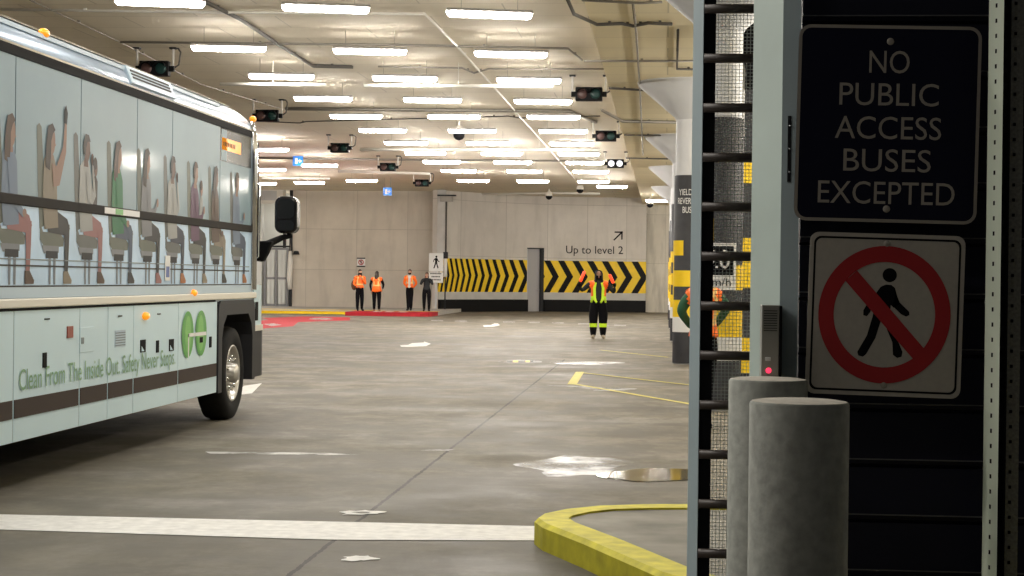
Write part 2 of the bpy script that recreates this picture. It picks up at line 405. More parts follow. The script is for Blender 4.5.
# lower plinths and chevron panels
for (s0, s1, where) in ((.05, SD0, 'between the corner and the grey door'), (SD1, STOT, 'beyond the grey door, under the level sign')):
    b = MB(); slab(b, s0, s1, 0, .58, .005, .16, 'black')
    tag(b.build('wall_bumper'), 'long black wall bumper at floor level ' + where, 'bumper', 'black bumpers along the curved wall')
    lb = MB(); slab(lb, s0, s1, .58, .93, .004, .05, 'conc_l')
    tag(lb.build('wall_ledge'), 'pale concrete ledge under the chevrons ' + where, 'ledge', 'ledges along the curved wall')
Z0, Z1 = .93, 2.48; ZM = (Z0 + Z1) / 2
for (s0, s1, lab) in ((.02, SD0, 'yellow and black chevron band with crowded arrows between corner and grey door'), (SD1, STOT, 'yellow and black chevron band behind the traffic marshal')):
    y = MB(); slab(y, s0, s1, Z0, Z1, .006, .02, 'yellow')
    marks = []
    if s0 < 1:                       # the print tightens towards the corner
        a = -.5
        while a < s1: P = .34 + .27 * max(0, a) / s1; marks.append((a, .62 * P, .44 * P)); a += P
    else:
        marks = [(s0 + k * .73, .46, .33) for k in range(-3, 12)]
    for a, OFF, W in marks:
        for (za, zb, oa, ob) in ((Z0, ZM, 0, OFF), (ZM, Z1, OFF, 0)):
            N = 8
            for i in range(N):
                f, g = i / N, (i + 1) / N
                sa = a + oa + (ob - oa) * f; sb = a + oa + (ob - oa) * g; z_a = za + (zb - za) * f; z_b = za + (zb - za) * g
                q = [min(max(v, s0), s1) for v in (sa, sa + W, sb + W, sb)]
                if q[1] - q[0] < .004 and q[2] - q[3] < .004: continue
                y.add([cw(q[0], z_a, .026), cw(q[1], z_a, .026), cw(q[2], z_b, .026), cw(q[3], z_b, .026)], [(0, 1, 2, 3)], 'black')
    tag(y.build('chevron_band'), lab, 'chevron band', 'chevron bands on the curved wall')
# the grey door in the curved wall
pd0, nd0 = at_s(SD0); pd1, nd1 = at_s(SD1); dd = (pd1 - pd0).normalized(); dn = Vector((dd.y, -dd.x, 0)); dw = (pd1 - pd0).length
def dpt(u, o, z): q = pd0 + dd * u + dn * o; return Vector((q.x, q.y, z))
d = MB(); d.prism([dpt(.0, -.22, 0), dpt(dw, -.22, 0), dpt(dw, -.16, 0), dpt(0, -.16, 0)], (0, 0, DTOP), mat('grey steel door', (.42, .41, .42), .5))
door = struct('door_1', d)
f = MB()
for u0, u1 in ((0, .03), (dw - .15, dw)): f.prism([dpt(u0, -.17, 0), dpt(u1, -.17, 0), dpt(u1, .02, 0), dpt(u0, .02, 0)], (0, 0, DTOP), 'dark' if u0 > .1 else 'conc_g')
f.prism([dpt(0, -.17, DTOP - .05), dpt(dw, -.17, DTOP - .05), dpt(dw, .02, DTOP - .05), dpt(0, .02, DTOP - .05)], (0, 0, .05), 'dark')
o = f.build('door_frame', door)
h = MB(); h.tube([dpt(dw - .3, -.15, 1.05), dpt(dw - .3, -.08, 1.05), dpt(dw - .2, -.08, 1.05)], .02, 'steel'); h.build('door_handle', door)
# "Up to level 2" lettering and the arrow, painted on the curved wall
def on_wall_text(me, pxc, z, name, label, cat):
    sc = s_at_px(pxc); mb = MB()
    vs = [cw(sc + v.co.x, z + v.co.y, .012) for v in me.vertices]
    mb.add(vs, [tuple(p.vertices) for p in me.polygons], 'blackm')
    return tag(mb.build(name), label, cat)
def words(me, body):
    # split a one-line text mesh into one mesh builder per word, by the gaps between letters
    isl = []; adj = {i: set() for i in range(len(me.vertices))}
    for e in me.edges: adj[e.vertices[0]].add(e.vertices[1]); adj[e.vertices[1]].add(e.vertices[0])
    seen = set()
    for i in adj:
        if i in seen: continue
        st, comp = [i], []
        seen.add(i)
        while st:
            q = st.pop(); comp.append(q)
            for r_ in adj[q]:
                if r_ not in seen: seen.add(r_); st.append(r_)
        xs = [me.vertices[q].co.x for q in comp]; isl.append((min(xs), max(xs), set(comp)))
    isl.sort(key=lambda t: t[0]); merged = []
    for a, b, c in isl:
        if merged and a < merged[-1][1] - .1 * (b - a): merged[-1] = (merged[-1][0], max(b, merged[-1][1]), merged[-1][2] | c)
        else: merged.append((a, b, c))
    gaps = sorted(range(1, len(merged)), key=lambda k: merged[k-1][1] - merged[k][0])[:len(body.split()) - 1]
    out = []; cur = set()
    for k, (a, b, c) in enumerate(merged):
        if k in gaps: out.append(cur); cur = set()
        cur |= c
    return out + [cur]
wl = text_mesh('Up to level 2', w=2.82, h=.50); wsc = s_at_px(594)
wt = thing('wall_lettering', 'black lettering Up to level 2 on the curved concrete wall', 'lettering', cw(wsc, 2.6, .012))
for ids in words(wl, 'Up to level 2'):
    mb = MB(); mp = {i: k for k, i in enumerate(sorted(ids))}
    mb.add([cw(wsc + wl.vertices[i].co.x, 2.97 + wl.vertices[i].co.y, .012) for i in sorted(ids)], [tuple(mp[i] for i in p.vertices) for p in wl.polygons if p.vertices[0] in ids], 'blackm'); mb.build('word', wt)
ar = bpy.data.meshes.new('arrow'); t = .034
def seg2(a, b, w):
    a = Vector(a); b = Vector(b); d = (b - a).normalized(); n = Vector((-d.y, d.x)) * w; return [a + n, a - n, b - n, b + n]
av = []; af = []
for a, b in (((-.2, -.2), (.2, .2)), ((-.16, .2), (.245, .2)), ((.2, -.16), (.2, .245))):
    o_ = len(av); av += [Vector((*p, 0)) for p in seg2(a, b, t)]; af.append((o_, o_+1, o_+2, o_+3))
ar.from_pydata(av, [], af)
on_wall_text(ar, 617.5, 3.71, 'wall_arrow', 'black diagonal arrow above the level lettering on the wall', 'arrow')

# sidewalk with red edge along the far west wall
SWY = 69.7; SWZ = .15; SX0 = -34; SX1 = onz(433, 316).x
sw = MB(); sw.prism([(SX0, SWY + .04, 0), (SX1 - .3, SWY + .04, 0), (SX1 - .05, SWY + .25, 0), (SX1 + .05, SWY + .8, 0), (SX1 + .05, WLY, 0), (SX0, WLY, 0)], (0, 0, SWZ), 'conc')
struct('floor_sidewalk', sw)
XR0 = ony(345, 316, SWY).x
cr = MB(); cr.box((XR0, SWY, .0), (SX1 - .3, SWY + .04, SWZ + .008), 'red_p'); cr.box((XR0, SWY, SWZ + .001), (SX1 - .3, SWY + 2.6, SWZ + .008), 'red_p')
cr.prism([(SX1 - .3, SWY, 0), (SX1, SWY + .25, 0), (SX1 + .08, SWY + .8, 0), (SX1 + .08, SWY + 2.6, 0), (SX1 - .3, SWY + 2.6, 0)], (0, 0, SWZ + .008), 'red_p')
for k in (0,):
    c = ony(388, 314, SWY + 1.2)
    for dx in (-.6, -.1, .45): cr.box((c.x + dx, SWY + .9, SWZ + .008), (c.x + dx + .3, SWY + 1.7, SWZ + .011), 'white')
tag(cr.build('red_curb'), 'red painted curb edge where the four waiting workers stand', 'curb')
yl = MB(); yl.box((ony(262, 309, SWY).x - 3, SWY - .01, .05), (XR0, SWY + .03, SWZ + .012), 'yellow'); yl.box((ony(262, 309, SWY).x - 3, SWY - .01, SWZ), (XR0, SWY + .5, SWZ + .012), 'yellow')
yr = MB(); yr.box((XR0 + .7, SWY + 2.61, SWZ), (SX1 + .05, SWY + 3.4, SWZ + .006), 'yellow'); tag(yr.build('yellow_edge_line'), 'thin yellow line at the feet of the four waiting workers', 'edge line')
yl.box((ony(262, 309, SWY).x - 3, SWY + 3.4, SWZ), (XR0 + .6, SWY + 4.4, SWZ + .006), 'yellow')
tag(yl.build('yellow_edge_line'), 'yellow edge lines along the sidewalk between the bus front and the red curb', 'edge line')
# red painted floor bays with white symbols
def floor_poly(name, pts, m, label, cat, z=.004, group=None, extra=None):
    mb = MB(); mb.poly([onz(*p).to_2d().to_3d() + Vector((0, 0, z)) for p in pts], m)
    for pp, mm in (extra or []): mb.poly([onz(*p).to_2d().to_3d() + Vector((0, 0, z + .003)) for p in pp], mm)
    return tag(mb.build(name), label, cat, group)
def blob(cx, cy, rx, ry, n=22, j=.25, seed=1):
    rr = random.Random(seed); ph = [rr.uniform(0, 6.28) for _ in range(4)]
    return [(cx + rx*math.cos(a)*(1 + j*(math.sin(3*a+ph[0])*.5 + math.sin(5*a+ph[1])*.5)), cy + ry*math.sin(a)*(1 + j*(math.sin(2*a+ph[2])*.5 + math.sin(7*a+ph[3])*.4))) for a in [2*PI*k/n for k in range(n)]]
floor_poly('red_floor_bay', [(230, 323.0), (274, 319.6), (300, 320.6), (293, 326.4), (262, 328.6), (215, 331.5)], 'red_p', 'red painted floor bay nearest the front of the bus', 'floor paint', group='red floor bays',
    extra=[([(263, 324.2), (274, 323.6), (282, 325), (272, 326.4)], 'white_w')])
floor_poly('red_floor_bay', [(262, 318.0), (305, 316.6), (350, 317.4), (350, 320.4), (300, 322.0), (276, 322.0)], 'red_p', 'long red painted floor bay against the yellow sidewalk edge', 'floor paint', z=.003, group='red floor bays',
    extra=[(blob(321, 318.9, 12, .9, j=.15), 'white_w')])

# gate / doors at the far west end
DH = 2.75
g = thing('door_2', None, None, ((XD0 + XD1) / 2, WLY, SWZ)); g['kind'] = 'structure'; del_keys = [k for k in ('label', 'category') if k in g]
fm = MB()
for x in (XD0, (XD0 + XD1) / 2 - .05, XD1 - .1): fm.box((x, WLY - .06, SWZ), (x + .1, WLY + .02, SWZ + DH), 'frame_g')
for z in (0, DH * .46, DH - .1): fm.box((XD0, WLY - .05, SWZ + z), (XD1, WLY + .01, SWZ + z + .1), 'frame_g')
fm.build('door_frame', g)
gl = MB()
for x0, x1 in ((XD0 + .12, (XD0 + XD1) / 2 - .07), ((XD0 + XD1) / 2 + .07, XD1 - .12)):
    for q in (.30, .70): gl.box((x0 + (x1 - x0) * (q - .22), WLY - .02, SWZ + .12), (x0 + (x1 - x0) * (q + .22), WLY, SWZ + DH - .12), 'wall_w')
gl.build('door_panel', g)
tr = MB(); tr.box((XD0 - .5, WLY - .1, SWZ), (XD0 - .1, WLY + .3, CEIL), 'wall_w'); tr.box((XD1 + .04, WLY - .1, SWZ), (XD1 + .18, WLY + .1, CEIL), 'dark')
tr.box((XD0 + .9, WLY - .08, SWZ + DH), (XD0 + 1.02, WLY + .1, CEIL - .5), 'dark')
tr.box((XD0 - .5, WLY - .12, SWZ + DH + .02), (XD1 + .1, WLY, SWZ + DH + .1), 'dark')
struct('trim_2', tr)
bh = MB(); bh.box((XD0 - .6, WLY - .6, 4.95), (XD0 + 1.0, WLY - .02, CEIL - .002), 'pipe_w'); bh.box((XD0 - .5, WLY - .62, 5.1), (XD0 + .7, WLY - .6, CEIL - .06), 'conc_g')
tag(bh.build('bulkhead_box'), 'white boxed bulkhead at the ceiling above the far double door', 'bulkhead')
hx = ony(290.5, 280, WLY).x
hs = MB(); hs.tube([(hx, WLY - .12, .95), (hx - .02, WLY - .16, 1.5), (hx + .02, WLY - .16, 2.3), (hx, WLY - .12, 2.75)], [.09, .13, .12, .07], 'pipe_w'); hs.tube([(hx, WLY - .08, 2.7), (hx, WLY - .06, 3.6)], .03, 'conduit')
tag(hs.build('hanging_hose'), 'white hose hanging on the wall beside the far double door', 'hose')
lx = ony(297.5, 253, WLY)
lm = thing('wall_lamp', 'small dark lamp bracket on the far wall beside the double door', 'lamp', (lx.x, WLY, lx.z))
b = MB(); b.tube([(lx.x, WLY, lx.z), (lx.x, WLY - .25, lx.z + .02)], .03, 'dark'); b.build('bracket', lm)
b = MB(); b.lathe([(.0, .1), (.12, .08), (.16, -.08), (.0, -.08)], 'dark', 14, Matrix.Translation((lx.x, WLY - .3, lx.z))); b.build('lamp_shade', lm)

# ------------------------------------------------------------------ columns
def column(Y, left_px, r, label, signs=False, wrap=True, plain=False):
    cx = ony(left_px, 300, Y).x + r
    root = thing('concrete_column', label, 'column', (cx, Y, 0), 'row of round flared columns')
    sh = MB(); sh.lathe([(r, 0), (r, 4.57)], 'conc_g', 40, Matrix.Translation((cx, Y, 0))); sh.build('shaft', root)
    cp = MB(); cp.lathe([(r, 4.57), (r * 1.12, 4.62), (r + .72, CEIL_R - .06), (r + .74, CEIL_R)], 'conc_g', 40, Matrix.Translation((cx, Y, 0))); cp.build('capital', root)
    rw = r + .02
    wp = MB(); T = Matrix.Translation((cx, Y, 0))
    wp.lathe([(rw, .02), (rw, 3.52), (r, 3.53)], 'wrap', 48, T)
    for za, zb, mm, a0, a1 in ((.6, .88, 'white', -180, 180), (.88, 1.2, 'yellow', -180, 180), (1.45, 1.75, 'yellow', -180, 180), (2.03, 2.31, 'yellow', -179, -109), (2.03, 2.31, 'yellow', 0, 60), (1.2, 1.45, 'yellow', -180, -160), (1.75, 2.03, 'yellow', -180, -160)):
        wp.lathe([(rw + .004, za), (rw + .004, zb)], mm, 28, T, True, R(a0), R(a1))
    wp.build('hazard_wrap', root)
    return root, cx
rowlab = ['round column with the speed plate, nearest behind the gate mesh', 'round column lettered YIELD TO beside the gate post', 'flared column capital just behind the lettered column', 'fourth round column of the row behind the gate post', 'farthest round column of the row behind the gate post']
colB, bx_ = column(21.4, 699, .25, rowlab[0])
colA, ax_ = column(33.0, 674, .25, rowlab[1])
for k, (Y, px) in enumerate(((45.2, 671), (57.4, 669.5), (69.4, 668.5))): column(Y, px, .25, rowlab[2 + k])
def wrap_text(body, cx, Y, r, phi_c, z, h, cw_, m, parent, name):
    me = text_mesh(body, w=cw_, h=h); mb = MB()
    vs = []
    for v in me.vertices:
        a = R(-90 + phi_c) + v.co.x / r; vs.append(Vector((cx + r*math.cos(a), Y + r*math.sin(a), z + v.co.y)))
    mb.add(vs, [tuple(p.vertices) for p in me.polygons], m); return mb.build(name, parent)
for body, z, n in (('YIELD TO', 3.21, 8), ('REVERSING', 3.045, 9), ('BUSES', 2.88, 5)):
    o = wrap_text(body, ax_, 33.0, .277, 3.5, z, .115, .053 * n, 'white', colA, 'lettering')
# speed plate on the nearer column
sp = thing('speed_sign', 'black and white speed plate reading 20 km/h on the near column', 'sign', (bx_, 21.4 - .28, 1.7))
def cyl_patch(mb, cx, Y, r, x0, x1, z0, z1, m):
    a0 = math.asin((x0 - cx) / r); a1 = math.asin((x1 - cx) / r)
    mb.lathe([(r, z0), (r, z1)], m, 12, Matrix.Translation((cx, Y, 0)), True, -PI/2 + a0, -PI/2 + a1)
zz = lambda py: ony(720, py, 21.12).z
xx = lambda px: ony(px, 281, 21.12).x
SL, SR_ = xx(701), xx(736)
b = MB(); cyl_patch(b, bx_, 21.4, .285, SL, SR_, zz(290), zz(243), 'white'); b.build('plate', sp)
b = MB(); cyl_patch(b, bx_, 21.4, .289, SL + .03, SR_ - .03, zz(275), zz(246), 'blackm'); b.build('number_field', sp)
mid = (SL + SR_) / 2; ph = math.degrees(math.asin((mid - bx_) / .293))
wrap_text('20', bx_, 21.4, .293, ph, (zz(268) + zz(250)) / 2, zz(250) - zz(268.5), .27, 'white', sp, 'number')
wrap_text('km/h', bx_, 21.4, .293, ph, zz(282), -zz(285.5) + zz(277.5), .30, 'blackm', sp, 'unit_lettering')
# striped slim post beside the near column
SPY = 25.0; p0 = ony(739, 281, SPY).x; p1 = p0 + .30
st = thing('striped_post', 'slim yellow and grey banded post seen through the gate mesh', 'post', ((p0 + p1) / 2, SPY, 0))
b = MB(); b.box((p0, SPY, 0), (p1, SPY + .25, CEIL_R), 'wrap'); b.build('shaft', st)
b = MB(); b.box((p0 - .004, SPY - .01, 3.6), (p0 + .05, SPY + .26, CEIL_R), 'white'); b.build('corner_strip', st)
for ya, yb in ((160, 183), (238, 288), (338, 373)):
    b = MB(); za, zb = ony(744, yb, SPY).z, ony(744, ya, SPY).z; b.box((p0 - .006, SPY - .006, za), (p1 + .006, SPY + .256, zb), 'yellow'); b.build('yellow_band', st)
hp = ony(747, 45, SPY - .15)
b = MB(); b.lathe([(.02, .42), (.10, .38), (.17, .15), (.20, .0), (.14, -.18), (.10, -.40), (.10, -.62), (.03, -.62)], 'blackm', 18, Matrix.Translation((hp.x + .08, SPY - .24, hp.z))); b.tube([(hp.x + .08, SPY - .24, hp.z), (hp.x + .1, SPY - .012, hp.z + .1)], .03, 'blackm')
tag(b.build('warning_horn'), 'black horn shaped fitting high on the slim banded post', 'horn')

# ------------------------------------------------------------------ ceiling lights
def make_light(lens='lamp'):
    root = thing('ceiling_light', '', 'ceiling light', (0, 0, 5.25))
    hb = MB(); hb.prism([(-.61, -.088, .034), (-.61, .088, .034), (-.61, .088, .05), (-.61, .04, .085), (-.61, -.04, .085), (-.61, -.088, .05)], (1.22, 0, 0), 'housing'); hb.build('housing', root, world=False)
    lb = MB(); n = 10; pr = []
    for k in range(n + 1): a = PI + PI * k / n; pr.append((.094 * math.cos(a), .033 + .075 * math.sin(a)))
    secs = [(-.60, .35), (-.585, .75), (-.55, 1.), (.55, 1.), (.585, .75), (.60, .35)]
    vs = []; fs = []
    for x, s in secs: vs += [(x, y * s, .033 + (z - .033) * s) for y, z in pr]
    q = n + 1
    for i in range(len(secs) - 1):
        for k in range(n): fs.append((i*q+k, i*q+k+1, (i+1)*q+k+1, (i+1)*q+k))
        fs.append((i*q+n, i*q, (i+1)*q, (i+1)*q+n))
    fs += [tuple(range(q)), tuple(range((len(secs)-1)*q, len(secs)*q))]
    lb.add(vs, fs, lens, False); lb.build('diffuser', root, world=False)
    for x in (-.4, .4):
        rb = MB(); rb.tube([(x, 0, .08), (x, 0, CEIL - 5.25)], .003, 'conduit', 6); rb.build('hanger', root, world=False)
    return root
LP = []
rows = [24.2, 28.4, 32.3, 36.2, 39.9, 43.7, 47.7, 51.6, 55.4, 60.0, 66.0]
for X, nm in ((-2.58, 'line nearest the columns'), (-4.87, 'middle line'), (-7.16, 'line nearest the bus')):
    for k, y in enumerate(rows):
        sk = {0: .55, 1: .37, 2: .29, 3: .22}.get(k, 0.)
        y = y + sk * ((X + 4.87) / 2.27) - (.3, .0, .0, .0)[min(k, 3)] * (k == 0)
        if k == 0: X = {-2.58: -2.5, -4.87: -4.72, -7.16: -6.9}.get(X, X)
        elif k == 1: X = {-2.5: -2.58, -4.72: -4.87, -6.9: -7.14}[X]
        LP.append((X - (.15 if k == 10 else 0), y, 'lit ceiling tube light, ' + ordinal(k) + ' from the front in the ' + nm))
LP += [(-2.14, 69.5, 'lit tube light just before the wall camera near the level sign'), (-.26, 75.6, 'lit tube light above the stained wall, beyond the last traffic signal')]
LP += [(-11.63, 50.5, 'lit tube light just past the bus, topmost of those beside its front'), (-13.8, 60, 'lit tube light just past the bus, beneath the topmost one'), (-16.15, 69, 'lit tube light just past the bus, lowest, by the white bulkhead'),
       (-14., 68., 'lit tube light between the white bulkhead and the second blue sign'), (-11.63, 66.4, 'lit tube light beside the small blue sign near the corner wall'), (-11.5, 57.5, 'thin lit tube light just beyond the first blue sign')]
L0 = make_light(); L9 = make_light('lamp_far'); used = set()
for k, (x, y, lab) in enumerate(LP):
    src = L9 if y > 50 else L0
    o = dup(src) if src.name in used else src; used.add(src.name)
    zc = 5.25 if x < -1.12 else 5.0
    o.rotation_euler.z = {0: .24, 1: .165, 2: .13, 3: .10}.get(k % 11, .02) if k < 33 else 0.; o.location = (x, y, zc); o['label'] = lab; o['group'] = 'rows of ceiling tube lights'

# ------------------------------------------------------------------ hanging lane signals
def make_signal(lm_, lm2, name='lane_signal'):
    root = thing(name, '', 'traffic signal', (0, 0, 0), 'hanging two lamp lane signals')
    b = MB(); b.box((-.265, -.09, -.135), (.265, .09, .135), 'black'); b.build('housing', root, .015, world=False)
    for s, mm in ((-1, lm_), (1, lm2)):
        q = MB(); T = Matrix.Translation((s * .13, -.09, 0)) @ Matrix.Rotation(R(90), 4, 'X')
        q.lathe([(.0, .02), (.06, .017), (.098, .006), (.10, 0)], mm, 20, T); q.build('lens', root, world=False)
        v = MB(); T2 = Matrix.Translation((s * .13, -.09, 0)) @ Matrix.Rotation(R(90), 4, 'X')
        v.lathe([(.112, 0), (.112, .13)], 'black', 16, T2, True, R(10), R(170)); v.build('visor', root, world=False)
        w_ = MB(); w_.tube([(s * .33, 0, .0), (s * .33, 0, .37)], .021, 'pipe_w', 8); w_.box((s*.33 - .06, -.06, .35), (s*.33 + .06, .06, .38), 'dark'); w_.box((min(s*.25, s*.35), -.03, -.05), (max(s*.25, s*.35), .03, .05), 'black'); w_.build('hanger', root, world=False)
    b = MB(); b.tube([(.30, .05, 0), (.42, .05, .08), (.45, .05, .3), (.40, .05, .38)], .016, 'conduit_d', 6); b.build('cable', root, world=False)
    return root
S0 = make_signal('lens_r', 'lens_g'); first = True
sigs = [(572, 606, 95, 34.58, 'two lamp lane signal, nearest of the three beside the columns'), (596, 616, 136, 44.6, 'two lamp lane signal, middle of the three beside the columns'),
        (139, 171, 69, 30.5, 'dark lane signal half hidden behind the bus roof'), (256, 279, 115, 39.4, 'two lamp lane signal just past the bus roof front'),
        (330, 350, 144, 49.1, 'two lamp lane signal between the bus front and the first blue sign row'), (379, 397, 166.5, 57.5, 'dark lane signal with pointed underside near the small blue signs'),
        (415, 429, 183, 67, 'smallest lane signal at the corner before the far wall')]
for a, b_, py, Y, lab in sigs:
    o = S0 if first else dup(S0); first = False
    p = ony((a + b_) / 2, py, Y); o.location = (p.x, Y, min(p.z, CEIL - .38)); o['label'] = lab
    dz = CEIL - .38 - o.location.z
    o.location.z = CEIL - .38 if dz < .25 else o.location.z
    if dz >= .25:
        for s in (-1, 1):
            w_ = MB(); w_.tube([(s * .33, 0, .36), (s * .33, 0, CEIL - o.location.z)], .018, 'pipe_w', 8); w_.build('hanger_extension', o, world=False)
S1 = make_signal('lens_w', 'lens_w'); p = ony(615.5, 163, 55.1); S1.location = (p.x, 55.1, CEIL - .38); S1['label'] = 'lane signal with two white lamps lit, last beside the columns'

# ------------------------------------------------------------------ conduits and pipes on the soffit
def conduit(pts, r, m, label, z=CEIL - .04, double=False):
    P_ = [onz(px, py, z) for px, py in pts]; mb = MB(); mb.tube(P_, r, m, 8)
    if double: mb.tube([p + Vector((0, .12, 0)) for p in P_], r, m, 8)
    for a, b_ in zip(P_[:-1], P_[1:]):
        n = max(1, int((b_ - a).length / 2.5))
        for k in range(n):
            q = a.lerp(b_, (k + .5) / n)
            if q.x < -1.12 and .1 < CEIL - z < .4: continue
            hw_ = .02 if CEIL - z < .4 else .004; mb.box((q.x - hw_, q.y - hw_, z), (q.x + hw_, q.y + hw_, CEIL if q.x < -1.12 else max(CEIL_R, z + .01)), m)
    return tag(mb.build('ceiling_conduit'), label, 'conduit', 'conduits under the soffit')
ZR = CEIL_R - .04
conduit([(-20, 9), (190, 12), (425, 14), (456, 45)], .022, 'pipe_w', 'pale conduit crossing above the nearest tube lights and turning a corner')
conduit([(456, 45), (500, 94), (545, 145), (575, 179)], .02, 'pipe_w', 'pale conduit running straight back between the light lines')
conduit([(194, -4), (240, 19), (276, 43), (312, 65.5), (352, 66.5)], .03, 'conduit_d', 'dark conduit running back then turning under the third row of lights', double=True)
conduit([(378, 66.5), (462, 68), (474, 73), (488, 69), (605, 69)], .018, 'conduit', 'thin grey conduit across the third row of lights, with a kink')
conduit([(120, 42), (400, 45), (568, 48.5), (582, 60)], .02, 'conduit', 'thin grey conduit across the second row of lights')
conduit([(30, 0), (120, 42), (200, 84), (285, 110)], .012, 'conduit', 'thin conduit running back above the bus roof')
conduit([(220, 84), (326, 84.6)], .035, 'pipe_w', 'short bright white pipe over the front of the bus', z=5.16)
conduit([(364, 85.4), (553, 86.6)], .035, 'pipe_w', 'long bright white pipe in front of the nearest lane signal', z=5.16)
conduit([(285, 108.5), (450, 110), (570, 111), (596, 122)], .035, 'conduit', 'pair of grey pipes crossing the middle of the ceiling', double=True)
conduit([(255, 121), (300, 123), (306, 121.5), (480, 117), (508, 116), (520, 118), (600, 116)], .016, 'conduit_d', 'thin wavy conduit just behind the grey pipe pair')
conduit([(360, 149.5), (600, 150)], .05, 'pipe_w', 'white pipe crossing beyond the seventh row of lights', z=5.16)
conduit([(255, 158), (420, 160), (600, 161)], .035, 'conduit', 'grey pipe crossing past the first blue sign')
conduit([(338, 171), (430, 173.5)], .06, 'pipe_w', 'short white pipe just above the corner wall lights')
conduit([(262, 178), (330, 178.5)], .05, 'pipe_w', 'white pipe between the bus front and the corner lights')
conduit([(480, 194), (560, 193), (600, 193.5)], .06, 'pipe_w', 'white pipe along the top of the curved wall')
conduit([(566, -4), (574, 14), (597, 24.5), (622, 23.5), (633, 26), (648, 23), (672, 24)], .026, 'conduit_d', 'dark conduit curving across the warm soffit by the near column', z=ZR)
conduit([(633, 4), (636, 30), (640, 90), (643, 155)], .018, 'conduit', 'grey conduit running back along the warm soffit', z=ZR)
conduit([(609, 88), (640, 90), (655, 90)], .022, 'conduit_d', 'short dark conduit from the nearest lane signal to the column', z=ZR)
conduit([(582, 0), (640, 3), (662, 2)], .018, 'conduit', 'grey conduit at the top beside the near column capital', z=ZR)
conduit([(584, 61), (700, 61)], .02, 'conduit', 'grey conduit crossing the warm soffit before the lettered column', z=ZR)
conduit([(678, 30), (677, 69), (700, 69.5)], .02, 'conduit_d', 'L shaped dark conduit beside the gate post top', z=ZR)
conduit([(602, 110), (622, 121), (676, 122)], .03, 'conduit', 'pair of grey conduits reaching the lettered column', z=ZR, double=True)
conduit([(624, 135), (672, 135.5)], .02, 'conduit_d', 'short dark conduit at the second lane signal', z=ZR)
conduit([(626, 158), (668, 159)], .02, 'conduit_d', 'short dark conduit at the white lane signal', z=ZR)

# cameras hung from the ceiling
def dome_cam(px, py, Y, label, drop_to=CEIL):
    p = ony(px, py, Y); r_ = thing('ceiling_camera', label, 'camera', (p.x, Y, p.z), 'cameras hung from the ceiling')
    b = MB(); b.tube([(p.x, Y, p.z + .12), (p.x, Y, drop_to)], .03, 'pipe_w', 8); b.build('drop_pole', r_)
    b = MB(); b.lathe([(.03, .22), (.13, .16), (.16, .05), (.16, 0)], 'pipe_w', 18, Matrix.Translation(p)); b.build('shroud', r_)
    b = MB(); b.lathe([(.15, .0), (.14, -.08), (.09, -.14), (.0, -.17)], 'black', 18, Matrix.Translation(p)); b.build('dome', r_)
dome_cam(459, 134, 44.5, 'white pendant dome camera hanging among the tube lights')
dome_cam(549, 196, 78, 'dome camera hanging before the curved wall above the door')
dome_cam(580, 189.5, 75, 'dome camera tucked under the white pipe left of the level arrow')
dome_cam(650, 204, 78, 'dome camera over the end of the curved wall', CEIL_R)
# blue hanging signs
for px, py, Y, lab in ((298, 161, 58, 'small blue hanging sign nearer the bus mirror'), (387.5, 191.5, 70, 'small blue hanging sign against the corner wall')):
    p = ony(px, py, Y); r_ = thing('hanging_sign', lab, 'sign', (p.x, Y, p.z), 'blue hanging signs')
    b = MB(); b.box((p.x - .17, Y - .02, p.z - .16), (p.x + .17, Y + .02, p.z + .16), 'blue'); b.build('panel', r_)
    b = MB(); y_ = Y - .024
    b.box((p.x - .10, y_ - .002, p.z - .1), (p.x - .01, y_, p.z + .1), 'white'); b.box((p.x + .0, y_ - .002, p.z - .018), (p.x + .13, y_, p.z + .018), 'white'); b.prism([(p.x + .05, y_, p.z + .07), (p.x + .14, y_, p.z), (p.x + .05, y_, p.z - .07)], (0, -.002, 0), 'white'); b.build('pictogram', r_)
    b = MB()
    for s in (-.12, .12): b.tube([(p.x + s, Y, p.z + .16), (p.x + s, Y, CEIL)], .008, 'conduit', 6)
    b.build('hanger', r_)
# conduit and box on the corner
cxp = ony(446.3, 200, 79.2).x
b = MB(); b.tube([(cxp, 79.25, 2.65), (cxp, 79.25, 5.1)], .04, 'conduit_d', 8); b.box((cxp - .28, 79.1, 5.05), (cxp + .3, 79.3, 5.3), 'conduit'); b.box((cxp - .4, 79.05, 5.3), (cxp + .45, 79.3, 5.36), 'dark'); b.box((cxp - .1, 79.1, 2.45), (cxp + .1, 79.3, 2.75), 'dark')
tag(b.build('wall_conduit'), 'vertical dark conduit with junction box at the wall corner', 'conduit')
b = MB(); b.tube([(cxp + .03, 78.9, 1.62), (cxp + .03, 78.9, 2.45)], .085, 'pipe_w', 10); b.tube([(cxp + .03, 78.9, 0), (cxp + .03, 78.9, 1.62)], .03, 'dark', 8)
tag(b.build('corner_marker_post'), 'white topped marker post at the start of the chevrons', 'post')

